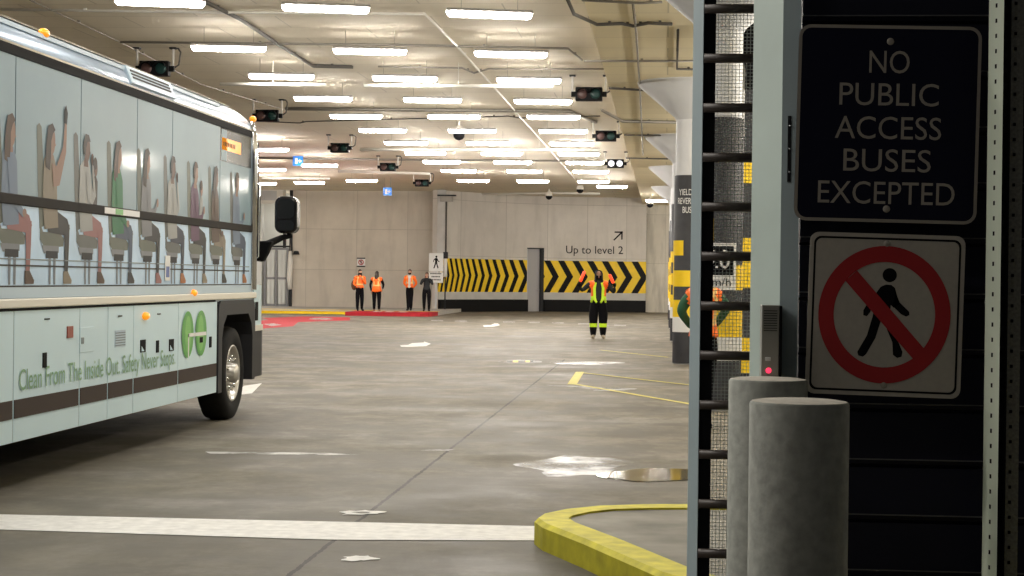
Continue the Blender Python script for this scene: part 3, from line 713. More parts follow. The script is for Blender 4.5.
# ------------------------------------------------------------------ pedestrian pictograms and far signs
def walker(scale, T, m, mb, flip=1):
    def pl(pts): mb.poly([T @ Vector((flip * x * scale, y * scale, 0)) for x, y in pts], m)
    pl([(.02 + .075 * math.cos(a), .40 + .075 * math.sin(a)) for a in [2*PI*k/16 for k in range(16)]])
    pl([(-.10, .27), (-.03, .31), (.06, .31), (.09, .26), (.07, .02), (-.07, .02)])
    pl([(.05, .30), (.10, .27), (.16, .12), (.26, .05), (.24, .0), (.11, .07), (.05, .20)])
    pl([(-.10, .27), (-.04, .30), (-.06, .20), (-.14, .14), (-.17, .0), (-.22, .01), (-.19, .17)])
    pl([(-.07, .04), (.03, .04), (-.02, -.18), (-.12, -.46), (-.20, -.44), (-.11, -.16)])
    pl([(-.02, .04), (.07, .04), (.10, -.16), (.19, -.42), (.11, -.46), (.02, -.16)])
XZ = Matrix.Rotation(R(90), 4, 'X')           # sign plane facing the camera side (-Y)
pc = ony(436, 267.8, 78.7)
cs = thing('crosswalk_sign', 'white walking pedestrian sign with two text lines beside the chevrons', 'sign', (pc.x, 78.7, 0))
b = MB(); b.box((pc.x - .03, 78.75, 0), (pc.x + .03, 78.8, 2.5), 'steel'); b.build('post', cs)
b = MB(); zt = ony(436, 253.2, 78.7).z; zb = ony(436, 282.8, 78.7).z; zm = ony(436, 272.0, 78.7).z
b.box((pc.x - .325, 78.72, zm + .02), (pc.x + .325, 78.75, zt), 'white'); b.build('picture_plate', cs)
b = MB(); b.box((pc.x - .325, 78.72, zb), (pc.x + .325, 78.75, zm - .01), 'white'); b.build('text_plate', cs)
b = MB(); walker(.62, Matrix.Translation((pc.x, 78.715, (zm + zt) / 2 + .02)) @ XZ, 'blackm', b); b.build('pictogram', cs)
b = MB()
for ln, zt_ in (('PEDESTRIANS', zm - .055),):
    pass
for k, ww in enumerate((.52, .40, .46)):
    z_ = zm - .07 - k * .14
    n_ = (9, 6, 7)[k]
    for q in range(n_):
        x_ = pc.x - ww / 2 + ww * q / n_
        b.box((x_, 78.714, z_ - .03), (x_ + ww / n_ * .7, 78.716, z_ + .03), 'wrap')
b.build('faint_lettering', cs)
ps = ony(361, 262.3, WLY - .05)
ns = thing('no_entry_sign', 'small white square prohibition sign on the wall above the first worker', 'sign', (ps.x, WLY - .03, ps.z))
b = MB(); b.box((ps.x - .19, WLY - .04, ps.z - .21), (ps.x + .19, WLY - .005, ps.z + .21), 'white'); b.build('plate', ns)
for z_ in (.19, -.19): b = MB(); b.box((ps.x - .2, WLY - .045, ps.z + z_ - .025), (ps.x + .2, WLY - .04, ps.z + z_ + .025), 'blackm'); b.build('border', ns)
b = MB(); T = Matrix.Translation((ps.x, WLY - .046, ps.z)) @ XZ
oc = [(.13*math.cos(2*PI*k/24), .13*math.sin(2*PI*k/24)) for k in range(24)]; ic = [(x*.7, y*.7) for x, y in oc]
ring2(oc, ic, T, 'sign_r', b); b.poly([T @ Vector((*p, 0)) for p in seg2((-.08, .08), (.08, -.08), .018)], 'sign_r'); walker(.2, T, 'blackm', b); b.build('prohibition_ring', ns)
# ------------------------------------------------------------------ floor markings
MK = 'white floor markings'
floor_poly('stop_line', [(-60, 513.6), (535, 526.6), (536, 541.0), (330, 540.3), (-60, 528.2)], 'white_p', 'wide white stop line across the lane in front of the curb island', 'road marking')
for pts, lab in (([(400, 345.2), (408, 345.0), (412, 343.2), (424, 342.6), (424, 341.6), (431, 344.0), (426, 346.2), (408, 347.2), (401, 347)], 'white floor arrow right of the bus, nearer of the two'),
                 ([(483, 325.6), (491, 325.2), (494, 323.6), (498, 323.6), (500, 325.4), (494, 326.6), (484, 327)], 'white floor arrow in front of the grey door')):
    floor_poly('floor_arrow', pts, 'white_p', lab, 'road marking', group=MK)
for k, (x, y) in enumerate(((437, 320.6), (461, 321.2), (509, 322.0), (534, 322.4), (558, 323.0), (584, 324.0), (620, 325.5))):
    floor_poly('lane_dash', [(x - 6, y - .6), (x + 6, y - .5), (x + 6, y + .5), (x - 6, y + .4)], 'white_w', 'worn white lane dash before the far wall, ' + ordinal(k) + ' counted from the red curb', 'road marking', group='worn lane dashes')
floor_poly('paint_patch', blob(360, 513.2, 21, 2.4, j=.45, seed=3), 'white_p', 'white paint patch on the joint just above the stop line', 'road marking', z=.005, group='white paint patches', extra=[(blob(362, 513.4, 9, .6, seed=5), 'floor')])
floor_poly('paint_patch', blob(358, 559, 17, 2.8, j=.4, seed=4), 'white_p', 'white paint patch on the floor below the stop line', 'road marking', group='white paint patches')
floor_poly('paint_patch', [(232, 396), (244, 386), (262, 383.4), (252, 393.5)], 'white_p', 'white painted block on the floor at the bus front wheel', 'road marking', group='white paint patches')
floor_poly('paint_patch', [(420, 450.8), (432, 449.8), (456, 449.6), (448, 451.2)], 'white_w', 'thin white scuff on the floor joint in mid lane', 'road marking', group='white paint patches')
floor_poly('paint_patch', [(205, 452), (330, 453.4), (360, 455), (330, 455.6), (210, 454)], 'white_w', 'long faint white scuff on the floor between bus and joint', 'road marking', group='white paint patches')
floor_poly('paint_patch', [(544, 385), (565, 385.6), (600, 387.2), (628, 389), (600, 390), (560, 387)], 'white_w', 'thin white streak crossing the yellow box corner', 'road marking', group='white paint patches')
yb = MB()
def fline(a, b_, w0, w1, m, mb, z=.006):
    A, B = onz(*a), onz(*b_); d = (B - A).normalized(); n = Vector((-d.y, d.x, 0))
    mb.poly([Vector((p.x, p.y, z)) for p in (A + n*w0, A - n*w0, B - n*w1, B + n*w1)], m)
fline((574, 384.3), (700, 406), .05, .05, 'yellow_f', yb); fline((580, 372.8), (700, 386.5), .05, .05, 'yellow_f', yb, .007); fline((572, 384.8), (580, 372.3), .07, .07, 'yellow_f', yb, .008)
tag(yb.build('yellow_box_line'), 'yellow outlined box on the floor beside the gate post', 'road marking')
yb = MB(); fline((600, 350.2), (668, 357.5), .05, .05, 'yellow_f', yb); tag(yb.build('yellow_line'), 'short faint yellow line on the floor before the lettered column', 'road marking')
mh = floor_poly('drain_cover', blob(520, 361.8, 22, 1.8, j=.05), 'white_w', 'pale drain cover ringed with black and yellow in mid floor', 'drain', extra=[([(507, 361.3), (512, 361), (512, 362.6), (507, 362.6)], 'black'), ([(513, 361), (518, 361), (518, 362.6), (513, 362.6)], 'yellow'), ([(518.5, 361), (525, 361), (525, 362.8), (518.5, 362.8)], 'black'), ([(525.5, 361), (530, 361), (530, 362.4), (525.5, 362.4)], 'yellow'), ([(530.3, 361.3), (533, 361.2), (533, 362.2), (530.3, 362.4)], 'black')])
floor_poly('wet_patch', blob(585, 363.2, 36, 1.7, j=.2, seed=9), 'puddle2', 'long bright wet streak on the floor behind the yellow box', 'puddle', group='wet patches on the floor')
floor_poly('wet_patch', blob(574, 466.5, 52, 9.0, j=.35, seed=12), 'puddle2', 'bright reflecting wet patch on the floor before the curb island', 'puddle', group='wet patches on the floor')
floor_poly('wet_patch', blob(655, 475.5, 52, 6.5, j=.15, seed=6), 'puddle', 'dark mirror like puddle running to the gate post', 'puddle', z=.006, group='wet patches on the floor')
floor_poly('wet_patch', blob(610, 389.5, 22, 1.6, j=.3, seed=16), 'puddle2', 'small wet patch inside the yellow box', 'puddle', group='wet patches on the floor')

# ------------------------------------------------------------------ curb island
CZ = .155
outer = [(2.2, 4.6), (1.5, 6.0), (.60, 7.45), (-.02, 8.42), (-.42, 9.40), (-.68, 9.98), (-.745, 10.22), (-.72, 10.42), (-.60, 10.66), (-.40, 10.86), (-.12, 10.98), (.25, 11.05), (1.2, 11.08), (5.0, 11.08)]
def inset(pts, d):
    out = []
    for i, p in enumerate(pts):
        a = Vector(pts[max(0, i-1)]); b = Vector(pts[min(len(pts)-1, i+1)]); t = (b - a).normalized(); n = Vector((t.y, -t.x)); out.append((Vector(p) + n * d)[:])
    return out
inn = inset(outer, .20)
if Vector(inn[6]).x < -.745: inn = inset(outer, -.20)
isl = thing('curb_island', 'concrete island with a yellow painted curb nose in front of the gate', 'curb island', (1, 9, 0))
b = MB(); b.prism([(*p, 0) for p in inn] + [(5.0, 4.6, 0)], (0, 0, CZ - .012), M['island']); b.build('island_top', isl)
b = MB(); n = len(outer); vs = []
bev = inset(outer, (.025 if inset(outer, .2)[6][0] > -.745 else -.025))
for p in outer: vs.append((*p, 0))
for p in outer: vs.append((*p, CZ - .025))
for p in bev: vs.append((*p, CZ))
for p in inn: vs.append((*p, CZ))
for p in inn: vs.append((*p, 0))
fs = []
for r_ in range(4):
    for i in range(n - 1): fs.append((r_*n+i, r_*n+i+1, (r_+1)*n+i+1, (r_+1)*n+i))
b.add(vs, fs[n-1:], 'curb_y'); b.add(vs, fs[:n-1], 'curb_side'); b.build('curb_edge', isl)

# ------------------------------------------------------------------ gate frame with ladder bars and mesh
YG = 7.6
gx = lambda px: ony(px, 281, YG).x
gf = thing('gate_end_frame', 'upright gate frame with dark ladder bars and wire mesh, left of the bollards', 'gate', (gx(715), YG, 0))
def zg(py): return ony(720, py, YG).z
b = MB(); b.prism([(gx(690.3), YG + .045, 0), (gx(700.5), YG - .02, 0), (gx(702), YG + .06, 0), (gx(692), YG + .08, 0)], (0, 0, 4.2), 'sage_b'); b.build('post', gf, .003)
b = MB(); b.box((gx(700.6), YG + .0, 0), (gx(713), YG + .03, 4.2), 'blackm'); b.build('channel', gf)
for k in range(-3, 12):
    py = 9.5 + 49.4 * k
    z = zg(py)
    if z < .05: continue
    q = MB(); q.tube([(gx(701), YG - .02, z), (gx(760), YG - .02, z)], .0205, 'rung', 12); q.build('ladder_bar', gf)
b = MB(); xa, xb = gx(712), gx(765); z0, z1 = .1, 4.1; y_ = YG + .05
k = 0
x = xa
while x < xb: b.box((x - .0011, y_, z0), (x + .0011, y_ + .0022, z1), 'wire'); x += .0155
z = z0
while z < z1: b.box((xa, y_ - .0012, z - .0011), (xb, y_ + .001, z + .0011), 'wire'); z += .0155
b.build('wire_mesh', gf)
# gate post with two faces
A = ony(750.5, 281, 7.12); B_ = ony(780, 281, 6.97); Cc = ony(798, 281, 6.945)
gp = thing('gate_post', 'broad pale sage steel gate post beside the dark slatted panel', 'post', (B_.x, B_.y, 0))
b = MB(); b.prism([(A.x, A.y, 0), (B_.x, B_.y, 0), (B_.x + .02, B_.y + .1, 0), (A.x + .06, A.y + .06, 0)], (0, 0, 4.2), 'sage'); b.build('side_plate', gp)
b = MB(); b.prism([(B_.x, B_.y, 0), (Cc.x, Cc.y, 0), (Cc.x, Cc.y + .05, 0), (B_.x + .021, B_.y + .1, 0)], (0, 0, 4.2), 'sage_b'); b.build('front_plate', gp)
p1_ = ony(789.5, 116, 6.96); p2_ = ony(787.5, 182, 6.96)
b = MB(); b.box((p1_.x - .006, 6.955, p2_.z), (p1_.x + .007, 6.995, p1_.z), 'dark')
for k in range(3): b.ball((p1_.x + .002, 6.954, p2_.z + (p1_.z - p2_.z) * (.15 + .35 * k)), .004, 'steel', 8, 6)
b.build('hinge_strip', gp)
# intercom
i0 = ony(762, 305, 6.78); i1 = ony(778.5, 385, 6.78); i2 = ony(782.5, 305, 6.78)
ic = thing('intercom', 'narrow stainless intercom panel with red light on the gate post', 'intercom', (i0.x, 6.8, i1.z))
zlo = ony(770, 392, 6.78).z
b = MB(); b.box((i0.x, 6.78, zlo), (i1.x, 6.90, i0.z), 'inox'); b.build('panel', ic, .003)
b = MB(); b.box((i1.x + .0005, 6.785, zlo), (i2.x, 7.0, i0.z - .003), 'black'); b.build('side_cover', ic)
b = MB()
for k in range(9):
    z = i0.z - .022 - k * .0095; b.box((i0.x + .008, 6.778, z - .0015), (i1.x - .008, 6.781, z + .0015), 'dark')
b.build('speaker_slots', ic)
q = ony(768, 359, 6.78); b = MB(); b.box((q.x - .011, 6.772, q.z - .007), (q.x + .010, 6.781, q.z + .007), 'white'); b.build('call_button', ic, .002)
q = ony(768.5, 370.5, 6.78); b = MB(); b.ball((q.x, 6.779, q.z), (.011, .005, .011), 'led_r'); b.build('indicator_light', ic)
# dark slatted panel
x0 = ony(799, 281, 7.08).x; x1 = ony(1100, 281, 7.08).x
pn = thing('slatted_panel', 'dark navy slatted gate panel carrying the two signs', 'gate panel', ((x0 + x1) / 2, 7.1, 0))
SP_ = ony(900, 412, 7.05).z - ony(900, 467.5, 7.05).z; zb_ = ony(900, 412, 7.05).z
b = MB(); b.box((x0, 7.10, CZ + .01), (x1, 7.14, 4.4), 'shutter'); b.build('backing', pn)
k = -8
while True:
    za = zb_ + k * SP_
    if za > 4.3: break
    if za >= CZ + .01:
        q = MB(); q.prism([(x0, 7.10, za + .004), (x0, 7.065, za + .012), (x0, 7.055, za + .03), (x0, 7.07, za + SP_ - .004), (x0, 7.10, za + SP_)], (x1 - x0, 0, 0), 'shutter'); q.box((x0, 7.052, za + .028), (x1, 7.06, za + .033), 'slat_highlight'); q.build('slat', pn)
    k += 1
# perforated strut
s0 = ony(985.5, 281, 6.80); s1 = ony(1000.5, 281, 6.72)
ps_ = thing('perforated_strut', 'pale green perforated steel strut at the edge of the dark panel', 'strut', (s0.x, 6.75, 0))
W2 = (Vector((s1.x, s1.y)) - Vector((s0.x, s0.y))).length; dv = Vector((s1.x - s0.x, s1.y - s0.y, 0)).normalized()
b = MB(); hs_ = .0575; hw = .0055; hh = .008
def sp_(u, z): return Vector((s0.x, s0.y, z)) + dv * (u * W2)
z = .2
zs_ = []
while z < 3.6: zs_.append(z); z += hs_
uA, uB = .5 - hw / W2, .5 + hw / W2
for z in zs_:
    b.add([sp_(0, z), sp_(uA, z), sp_(uA, z + hs_), sp_(0, z + hs_)], [(0,1,2,3)], 'strut'); b.add([sp_(uB, z), sp_(1, z), sp_(1, z + hs_), sp_(uB, z + hs_)], [(0,1,2,3)], 'strut')
    b.add([sp_(uA, z), sp_(uB, z), sp_(uB, z + hs_ - 2*hh), sp_(uA, z + hs_ - 2*hh)], [(0,1,2,3)], 'strut')
b.build('perforated_face', ps_)
b = MB(); nn = Vector((-dv.y, dv.x, 0)); b.prism([sp_(0, .2) + nn * .03, sp_(1, .2) + nn * .03, sp_(1, .2) + nn * .035, sp_(0, .2) + nn * .035], (0, 0, 3.4), 'blackm'); b.build('inner_face', ps_)
r0 = ony(1003.8, 281, 6.8).x; r1 = ony(1021, 281, 6.8).x
b = MB(); b.box((r0, 6.80, .2), (r1, 6.83, 3.6), 'strut_d')
for k, z in enumerate(zs_): b.box(((r0 + r1) / 2 - .005, 6.797, z), ((r0 + r1) / 2 + .005, 6.80, z + .012), 'blackm')
b.build('side_flange', ps_)
# signs
YS = 6.9
SC_ = YS / FOC
def sign_T(px, py, rot, yoff=0.):
    p = ony(px, py, YS + yoff); return Matrix.Translation(p) @ XZ @ Matrix.Rotation(R(-rot), 4, 'Z')
def plate(T, w, h, r, m, thick, name, parent, back=.0):
    pts = rrect(w, h, r); b_ = MB(); b_.prism([T @ Vector((*p, -thick)) for p in pts], (T @ Vector((0, 0, 0))) - (T @ Vector((0, 0, -thick))), m); return b_.build(name, parent)
T = sign_T(887.5, 124, 1.0); c0 = ony(887.5, 124, YS)
s_a = thing('access_sign', 'dark sign reading NO PUBLIC ACCESS BUSES EXCEPTED, upper of two', 'sign', c0)
w_, h_ = 177.5 * SC_, 194 * SC_
plate(T, w_, h_, 12 * SC_, 'sign_k', .006, 'plate', s_a)
b = MB(); T2 = T @ Matrix.Translation((0, 0, .0006)); ring2(rrect(w_, h_, 12*SC_), rrect(w_ - 6.5*SC_, h_ - 6.5*SC_, 9*SC_), T2, 'sign_g', b); b.build('border', s_a)
for txt, cx, cy, ww in (('NO', 889.5, 62, 41), ('PUBLIC', 889, 94.5, 101), ('ACCESS', 888, 128, 108), ('BUSES', 887, 160.5, 89), ('EXCEPTED', 886, 193, 139)):
    me = text_mesh(txt, w=ww*.955*SC_, h=22.3*SC_); b = MB(); Tt = sign_T(cx, cy, 1.0) @ Matrix.Translation((0, 0, .0012)); b.mesh(me, 'sign_g', Tt); b.build('lettering', s_a)
for px, py in ((890.5, 41.5), (886.5, 209)):
    b = MB(); b.ball((0, 0, 0), (3.6*SC_, 3.6*SC_, .004), 'sign_g', 14, 8, sign_T(px, py, 0)); b.build('bolt', s_a)
T = sign_T(885, 315, 1.3); c0 = ony(885, 315, YS)
s_b = thing('no_pedestrians_sign', 'square white sign with red ring over a walking figure, lower of two', 'sign', c0)
w_, h_ = 151 * SC_, 160 * SC_
plate(T, w_, h_, 9 * SC_, 'sign_w', .006, 'plate', s_b)
b = MB(); ring2(rrect(w_ - 8*SC_, h_ - 8*SC_, 7*SC_), rrect(w_ - 12*SC_, h_ - 12*SC_, 6*SC_), T @ Matrix.Translation((0, 0, .0008)), 'blackm', b); b.build('border', s_b)
def zc(x, y): return ((x / 2.88 + 784 - 885) * SC_, -(y / 2.88 + 220 - 315) * SC_)
b = MB(); Tf = T @ Matrix.Translation((0, 0, .001))
def fp(pts, m='blackm', dz=0.): b.poly([Tf @ Vector((*zc(*p), dz)) for p in pts], m)
fp([(300 + 20*math.cos(2*PI*k/20), 160 + 20*math.sin(2*PI*k/20)) for k in range(20)])
fp([(264, 212), (276, 194), (290, 187), (306, 188), (316, 196), (324, 222), (332, 240), (314, 252), (306, 244), (303, 282), (256, 282), (262, 240)])
fp([(318, 208), (330, 236), (358, 262), (359, 271), (350, 276), (336, 270), (312, 248)])
fp([(264, 212), (272, 215), (248, 268), (240, 279), (230, 276), (230, 262), (246, 232)])
fp([(256, 280), (282, 282), (266, 340), (242, 386), (233, 394), (220, 391), (217, 381), (222, 371), (242, 334)])
fp([(282, 280), (304, 280), (322, 330), (343, 376), (341, 390), (329, 394), (317, 386), (314, 350)])
b.build('walking_figure', s_b)
b = MB(); Tr_ = T @ Matrix.Translation((0, 0, .0022))
cc = (288.5, 273); ro, ri = 185, 142
N = 64
ring2([zc(cc[0] + ro*math.cos(2*PI*k/N), cc[1] + 1.055*ro*math.sin(2*PI*k/N)) for k in range(N)], [zc(cc[0] + ri*math.cos(2*PI*k/N), cc[1] + 1.055*ri*math.sin(2*PI*k/N)) for k in range(N)], Tr_, 'sign_r', b)
b.poly([Tr_ @ Vector((*zc(*p), .0003)) for p in ((176, 180), (208, 150), (404, 366), (374, 396))], 'sign_r')
b.build('prohibition_ring', s_b)
for px, py in ((887, 244), (883.5, 385)):
    b = MB(); b.ball((0, 0, 0), (3.4*SC_, 3.4*SC_, .004), 'sign_g', 14, 8, sign_T(px, py, 0)); b.build('bolt', s_b)
# bollards
def bollard(px0, px1, pytop, Y, label):
    xa, xb = ony(px0, 400, Y).x, ony(px1, 400, Y).x; r = (xb - xa) / 2; cx = (xa + xb) / 2; zt = ony((px0 + px1) / 2, pytop, Y).z
    t = thing('bollard', label, 'bollard', (cx, Y, 0), 'grey steel bollards')
    T = Matrix.Translation((cx, Y, 0))
    b = MB(); b.lathe([(r, 0), (r, zt - .012), (r - .006, zt - .004)], 'bollard', 56, T); b.build('pipe', t)
    b = MB(); b.lathe([(r - .006, zt - .004), (r * .8, zt + .0), (r * .4, zt + .003), (0.001, zt + .004)], 'bollard_cap', 56, T); b.build('cap', t)
bollard(749.5, 849.5, 400, 5.55, 'nearer grey concrete filled bollard, in front of the slatted panel')
bollard(728.5, 807.5, 378, 6.62, 'farther grey bollard, half hidden behind the nearer one')

# ------------------------------------------------------------------ the bus
XB = -4.588; BW = 2.6; YR, YF = 6.3, 19.35
bus = thing('coach_bus', 'pale blue highway coach with passenger pictures on its windows', 'bus', (XB - BW/2, 13, 0))
prof = [(0, 1.28), (0, 3.17), (.02, 3.235), (.07, 3.31), (.15, 3.37), (.28, 3.415), (.6, 3.445), (1.3, 3.46)]
full = [(-d_, z) for d_, z in prof] + [(-BW + d_, z) for d_, z in prof[-2::-1]]
def section(Y, inset_, zmax, shrink=1.):
    out = []
    for d_, z in full:
        dd_ = -BW/2 + (d_ + BW/2) * (1 - inset_ / (BW/2)); z_ = z if z < 2.2 else 2.2 + (z - 2.2) * (zmax - 2.2) / (3.46 - 2.2)
        out.append(Vector((XB + dd_, Y, z_)))
    return out
secs = [section(YR, .06, 3.40), section(YR + .12, 0, 3.46), section(18.9, 0, 3.46), section(19.12, 0, 3.445), section(19.28, .01, 3.40), section(19.42, .035, 3.30), section(19.54, .09, 3.14), section(19.62, .2, 2.9), section(19.72, .3, 2.5)]
b = MB(); n = len(full); vs = [p for s_ in secs for p in s_]; fs = []
for i in range(len(secs) - 1):
    for k in range(n - 1): fs.append((i*n+k, i*n+k+1, (i+1)*n+k+1, (i+1)*n+k))
    fs.append((i*n+n-1, i*n, (i+1)*n, (i+1)*n+n-1))
fs += [tuple(range(n)), tuple(range((len(secs)-1)*n, len(secs)*n))]
b.add(vs, fs, 'bus_s', True)
o = b.build('body', bus); 
md = o.modifiers.new('es', 'EDGE_SPLIT'); md.split_angle = R(35)
b = MB(); b.box((XB - BW + .1, YR + .1, .38), (XB - .14, 17.3, 1.3), 'under'); b.box((XB - BW + .5, 17.3, .35), (XB - .62, 19.28, 1.3), 'under'); b.build('underbody', bus)
def side(y0, y1, z0, z1, m, off=.006, base=-.02): return ((XB + base, y0, z0), (XB + off, y1, z1), m)
def part(name, boxes, parent=bus, bevel=0):
    b_ = MB()
    for q in boxes: b_.box(*q)
    return b_.build(name, parent, bevel)
part('gutter_band', [side(YR + .1, 19.08, 3.085, 3.155, 'bus_k', .016), side(YR + .1, 19.2, 3.155, 3.172, 'chrome', .012)])
part('roof_seam', [((XB - .20, YR + .3, 3.385), (XB - .15, 18.7, 3.398), 'chrome'), ((XB - .085, YR + .3, 3.305), (XB - .055, 17.9, 3.338), 'bus_l')])
rv = MB(); y0, y1 = onx(131, 80, XB).y, onx(175, 100, XB).y
rv.prism([(XB - .005, y0, 3.19), (XB + .012, y0, 3.2), (XB - .05, y0, 3.35), (XB - .09, y0, 3.35)], (0, y1 - y0, 0), 'bus_l')
for k in range(3): rv.box((XB - .028 - k*.012, y0 + .08, 3.245 + k*.03), (XB - .005 - k*.012, y1 - .1, 3.262 + k*.03), 'dark')
rv.build('roof_vent', bus)
WY = [YR + .15, 7.6, 9.05, 10.52, 12.0, 13.39, 14.86, 15.95, 17.70]
for a, c_ in zip(WY[:-1], WY[1:]): part('window_panel', [side(a + .008, c_ - .008, 2.112, 3.083, 'bus_g1', .008)])
part('window_panel', [side(17.708, 19.06, 2.112, 2.735, 'bus_g1', .008)])
part('window_gasket', [side(YR + .15, 19.07, 2.1, 3.09, 'lines', .003)])
sw_ = part('front_side_window', [side(17.72, 19.06, 2.745, 3.083, 'glass_k', .004)])
ob = MB(); q0, q1 = onx(221.5, 142, XB), onx(240.5, 150, XB)
ob.box((XB + .004, q0.y, 2.86), (XB + .0055, q1.y, 2.985), M['amber']); 
for k in range(8): ob.box((XB + .0055, q0.y + .06 + k*.065, 2.90), (XB + .006, q0.y + .10 + k*.065, 2.945), 'bus_b')
ob.build('destination_display', sw_)
bl = MB(); bl.box((XB + .0045, 17.76, 2.75), (XB + .0055, 17.98, 3.07), 'bus_g1'); bl.build('window_blind', sw_)
part('divider_band', [side(YR + .15, 19.1, 2.035, 2.11, 'bus_d', .022)], bevel=.006)
y0, y1 = onx(102, 210, XB).y, onx(137, 214, XB).y
part('release_plate', [side(y0, y1, 2.05, 2.10, 'white', .0245), side(y0 + .28, y0 + .48, 2.052, 2.098, 'go', .026)])
part('lower_window_film', [side(YR + .15, 19.1, 1.455, 2.034, 'bus_g2', .008)])
part('grab_line', [side(YR + .15, 19.0, 1.60, 1.612, 'dark', .0125, .0), side(YR + .15, 19.0, 1.648, 1.656, 'lines', .0125, .0), side(YR + .15, 19.1, 1.452, 1.464, 'dark', .0125, .0)])
part('ledge_panel', [side(YR + .1, 19.12, 1.375, 1.453, 'bus_l', .012)])
part('rub_rail', [side(YR + .1, 19.3, 1.303, 1.37, 'bus_c', .03)], bevel=.01)
part('rail_shadow_gap', [side(YR + .1, 17.6, 1.283, 1.304, 'bus_k', .003)])
# luggage doors
DY = [YR + .15, 7.7, 9.0, 9.9, 10.9, 12.02, 13.42, 14.12, 14.82, 16.22, 17.66]
for i, (a, c_) in enumerate(zip(DY[:-1], DY[1:])):
    if 9.0 <= a < 10.9 and False: continue
    d_ = part('luggage_door', [side(a + .006, c_ - .006, .35, 1.282, 'bus_w', .006)], bevel=.004)
    st_ = part('bronze_strip', [side(a + (.03 if i % 2 else .008), c_ - (.02 if i > 7 else .008), .52, .652, 'bus_b', .011, .0)], d_) if False else None
    b_ = MB(); b_.box(*side(a + .012, c_ - .03, .52, .652, 'bus_b', .012, .0)); s_ = b_.build('bronze_strip', bus)
part('door_gap', [side(YR + .12, 17.66, .36, 1.283, 'lines', .002)])
part('access_hatch', [side(onx(79, 340, XB).y, onx(93, 340, XB).y, .93, 1.13, 'bus_w', .010, .0), side(onx(80, 340, XB).y, onx(82.5, 340, XB).y, 1.0, 1.05, 'lines', .014, .0)], bevel=.003)
vb = MB(); y0, y1 = onx(114, 340, XB).y, onx(124.5, 340, XB).y
vb.box(*side(y0, y1, .94, 1.08, 'bus_l', .010, .0))
for k in range(6): vb.box(*side(y0 + .01, y1 - .01, .95 + k*.021, .958 + k*.021, 'lines', .012, .0))
vb.build('vent_grille', bus)
for px, py in ((43.5, 360), (142, 346), (156.5, 346.5), (170.5, 345), (209.5, 342)):
    q = onx(px, py, XB); b_ = MB(); ww = .075 if px in (142, 170.5) else .04
    b_.box((XB + .002, q.y - ww, q.z - .055), (XB + .014, q.y + ww * .9, q.z + .055), 'bus_k')
    if px in (142, 170.5): b_.prism([(XB + .0145, q.y - ww*.8, q.z + .0), (XB + .0145, q.y + ww*.3, q.z - .045), (XB + .0145, q.y - ww*.8, q.z - .045)], (.002, 0, 0), 'bus_w')
    b_.build('door_latch', bus)
for px, py in ((46, 319), (119, 316), (158, 314)):
    q = onx(px, py, XB); b_ = MB(); b_.box((XB + .005, q.y - .05, q.z - .005), (XB + .013, q.y + .05, q.z + .005), 'bus_k'); b_.build('door_pull', bus)
q = onx(69, 332, XB); b_ = MB(); b_.box((XB + .004, q.y - .07, q.z - .045), (XB + .014, q.y + .06, q.z + .045), mat('red reflector', (.28, .05, .03), .35)); o = b_.build('side_reflector', bus); tag(o, 'small red reflector')
for px, py, X_ in ((145, 316, XB + .01), (193, 293, XB + .01), (43.5, 33, XB - .075), (252.5, 119, XB - .03)):
    q = onx(px, py, X_); b_ = MB(); b_.ball((X_ + .005, q.y, q.z), (.035, .075 if py > 200 else .08, .035), 'amber', 14, 10); b_.build('marker_light', bus)
# handles / decals: lettering and logo
q0, q1 = onx(17.5, 382, XB), onx(174, 350, XB)
me = text_mesh('Clean From The Inside Out. Safety Never Stops.', w=q1.y - q0.y, h=.20)
b_ = MB(); Tt = Matrix(((0, 0, 1, XB + .0135), (1, 0, 0, (q0.y + q1.y) / 2), (0, 1, 0, .765), (0, 0, 0, 1)))

for ids in words(me, 'Clean From The Inside Out. Safety Never Stops.'):
    mb = MB(); mp = {i: k for k, i in enumerate(sorted(ids))}
    mb.add([Tt @ me.vertices[i].co for i in sorted(ids)], [tuple(mp[i] for i in p.vertices) for p in me.polygons if p.vertices[0] in ids], 'txt_g'); mb.build('slogan_word', bus)
lg = MB(); X_ = XB + .0135
g0, g1, o0, o1 = onx(180.5, 335, XB).y, onx(192.3, 335, XB).y, onx(194.2, 335, XB).y, onx(205.3, 333, XB).y
def ell(ya, yb_, z0, z1, m, off): lg.poly([(X_ + off, (ya + yb_)/2 + (yb_ - ya)/2*math.cos(2*PI*k/32), (z0 + z1)/2 + (z1 - z0)/2*math.sin(2*PI*k/32)) for k in range(32)], m)
ell(g0, g1, .755, 1.205, 'go', 0); ell(o0, o1, .755, 1.205, 'go', 0)
ell(g0 + .11, g1 - .09, .80, 1.16, 'go2', .0008); ell(o0 + .09, o1 - .11, .80, 1.16, 'go2', .0008)
gm = g0 + (g1 - g0) * .52
lg.box((X_ + .001, gm, .76), (X_ + .0018, gm + .035, .985), 'white'); lg.box((X_ + .001, gm, .955), (X_ + .0018, o1 - .02, .99), 'white')
lg.box((X_ + .002, (o0 + o1)/2 - .06, .885), (X_ + .003, (o0 + o1)/2 + .06, .94), 'bus_k')
lg.build('logo', bus)
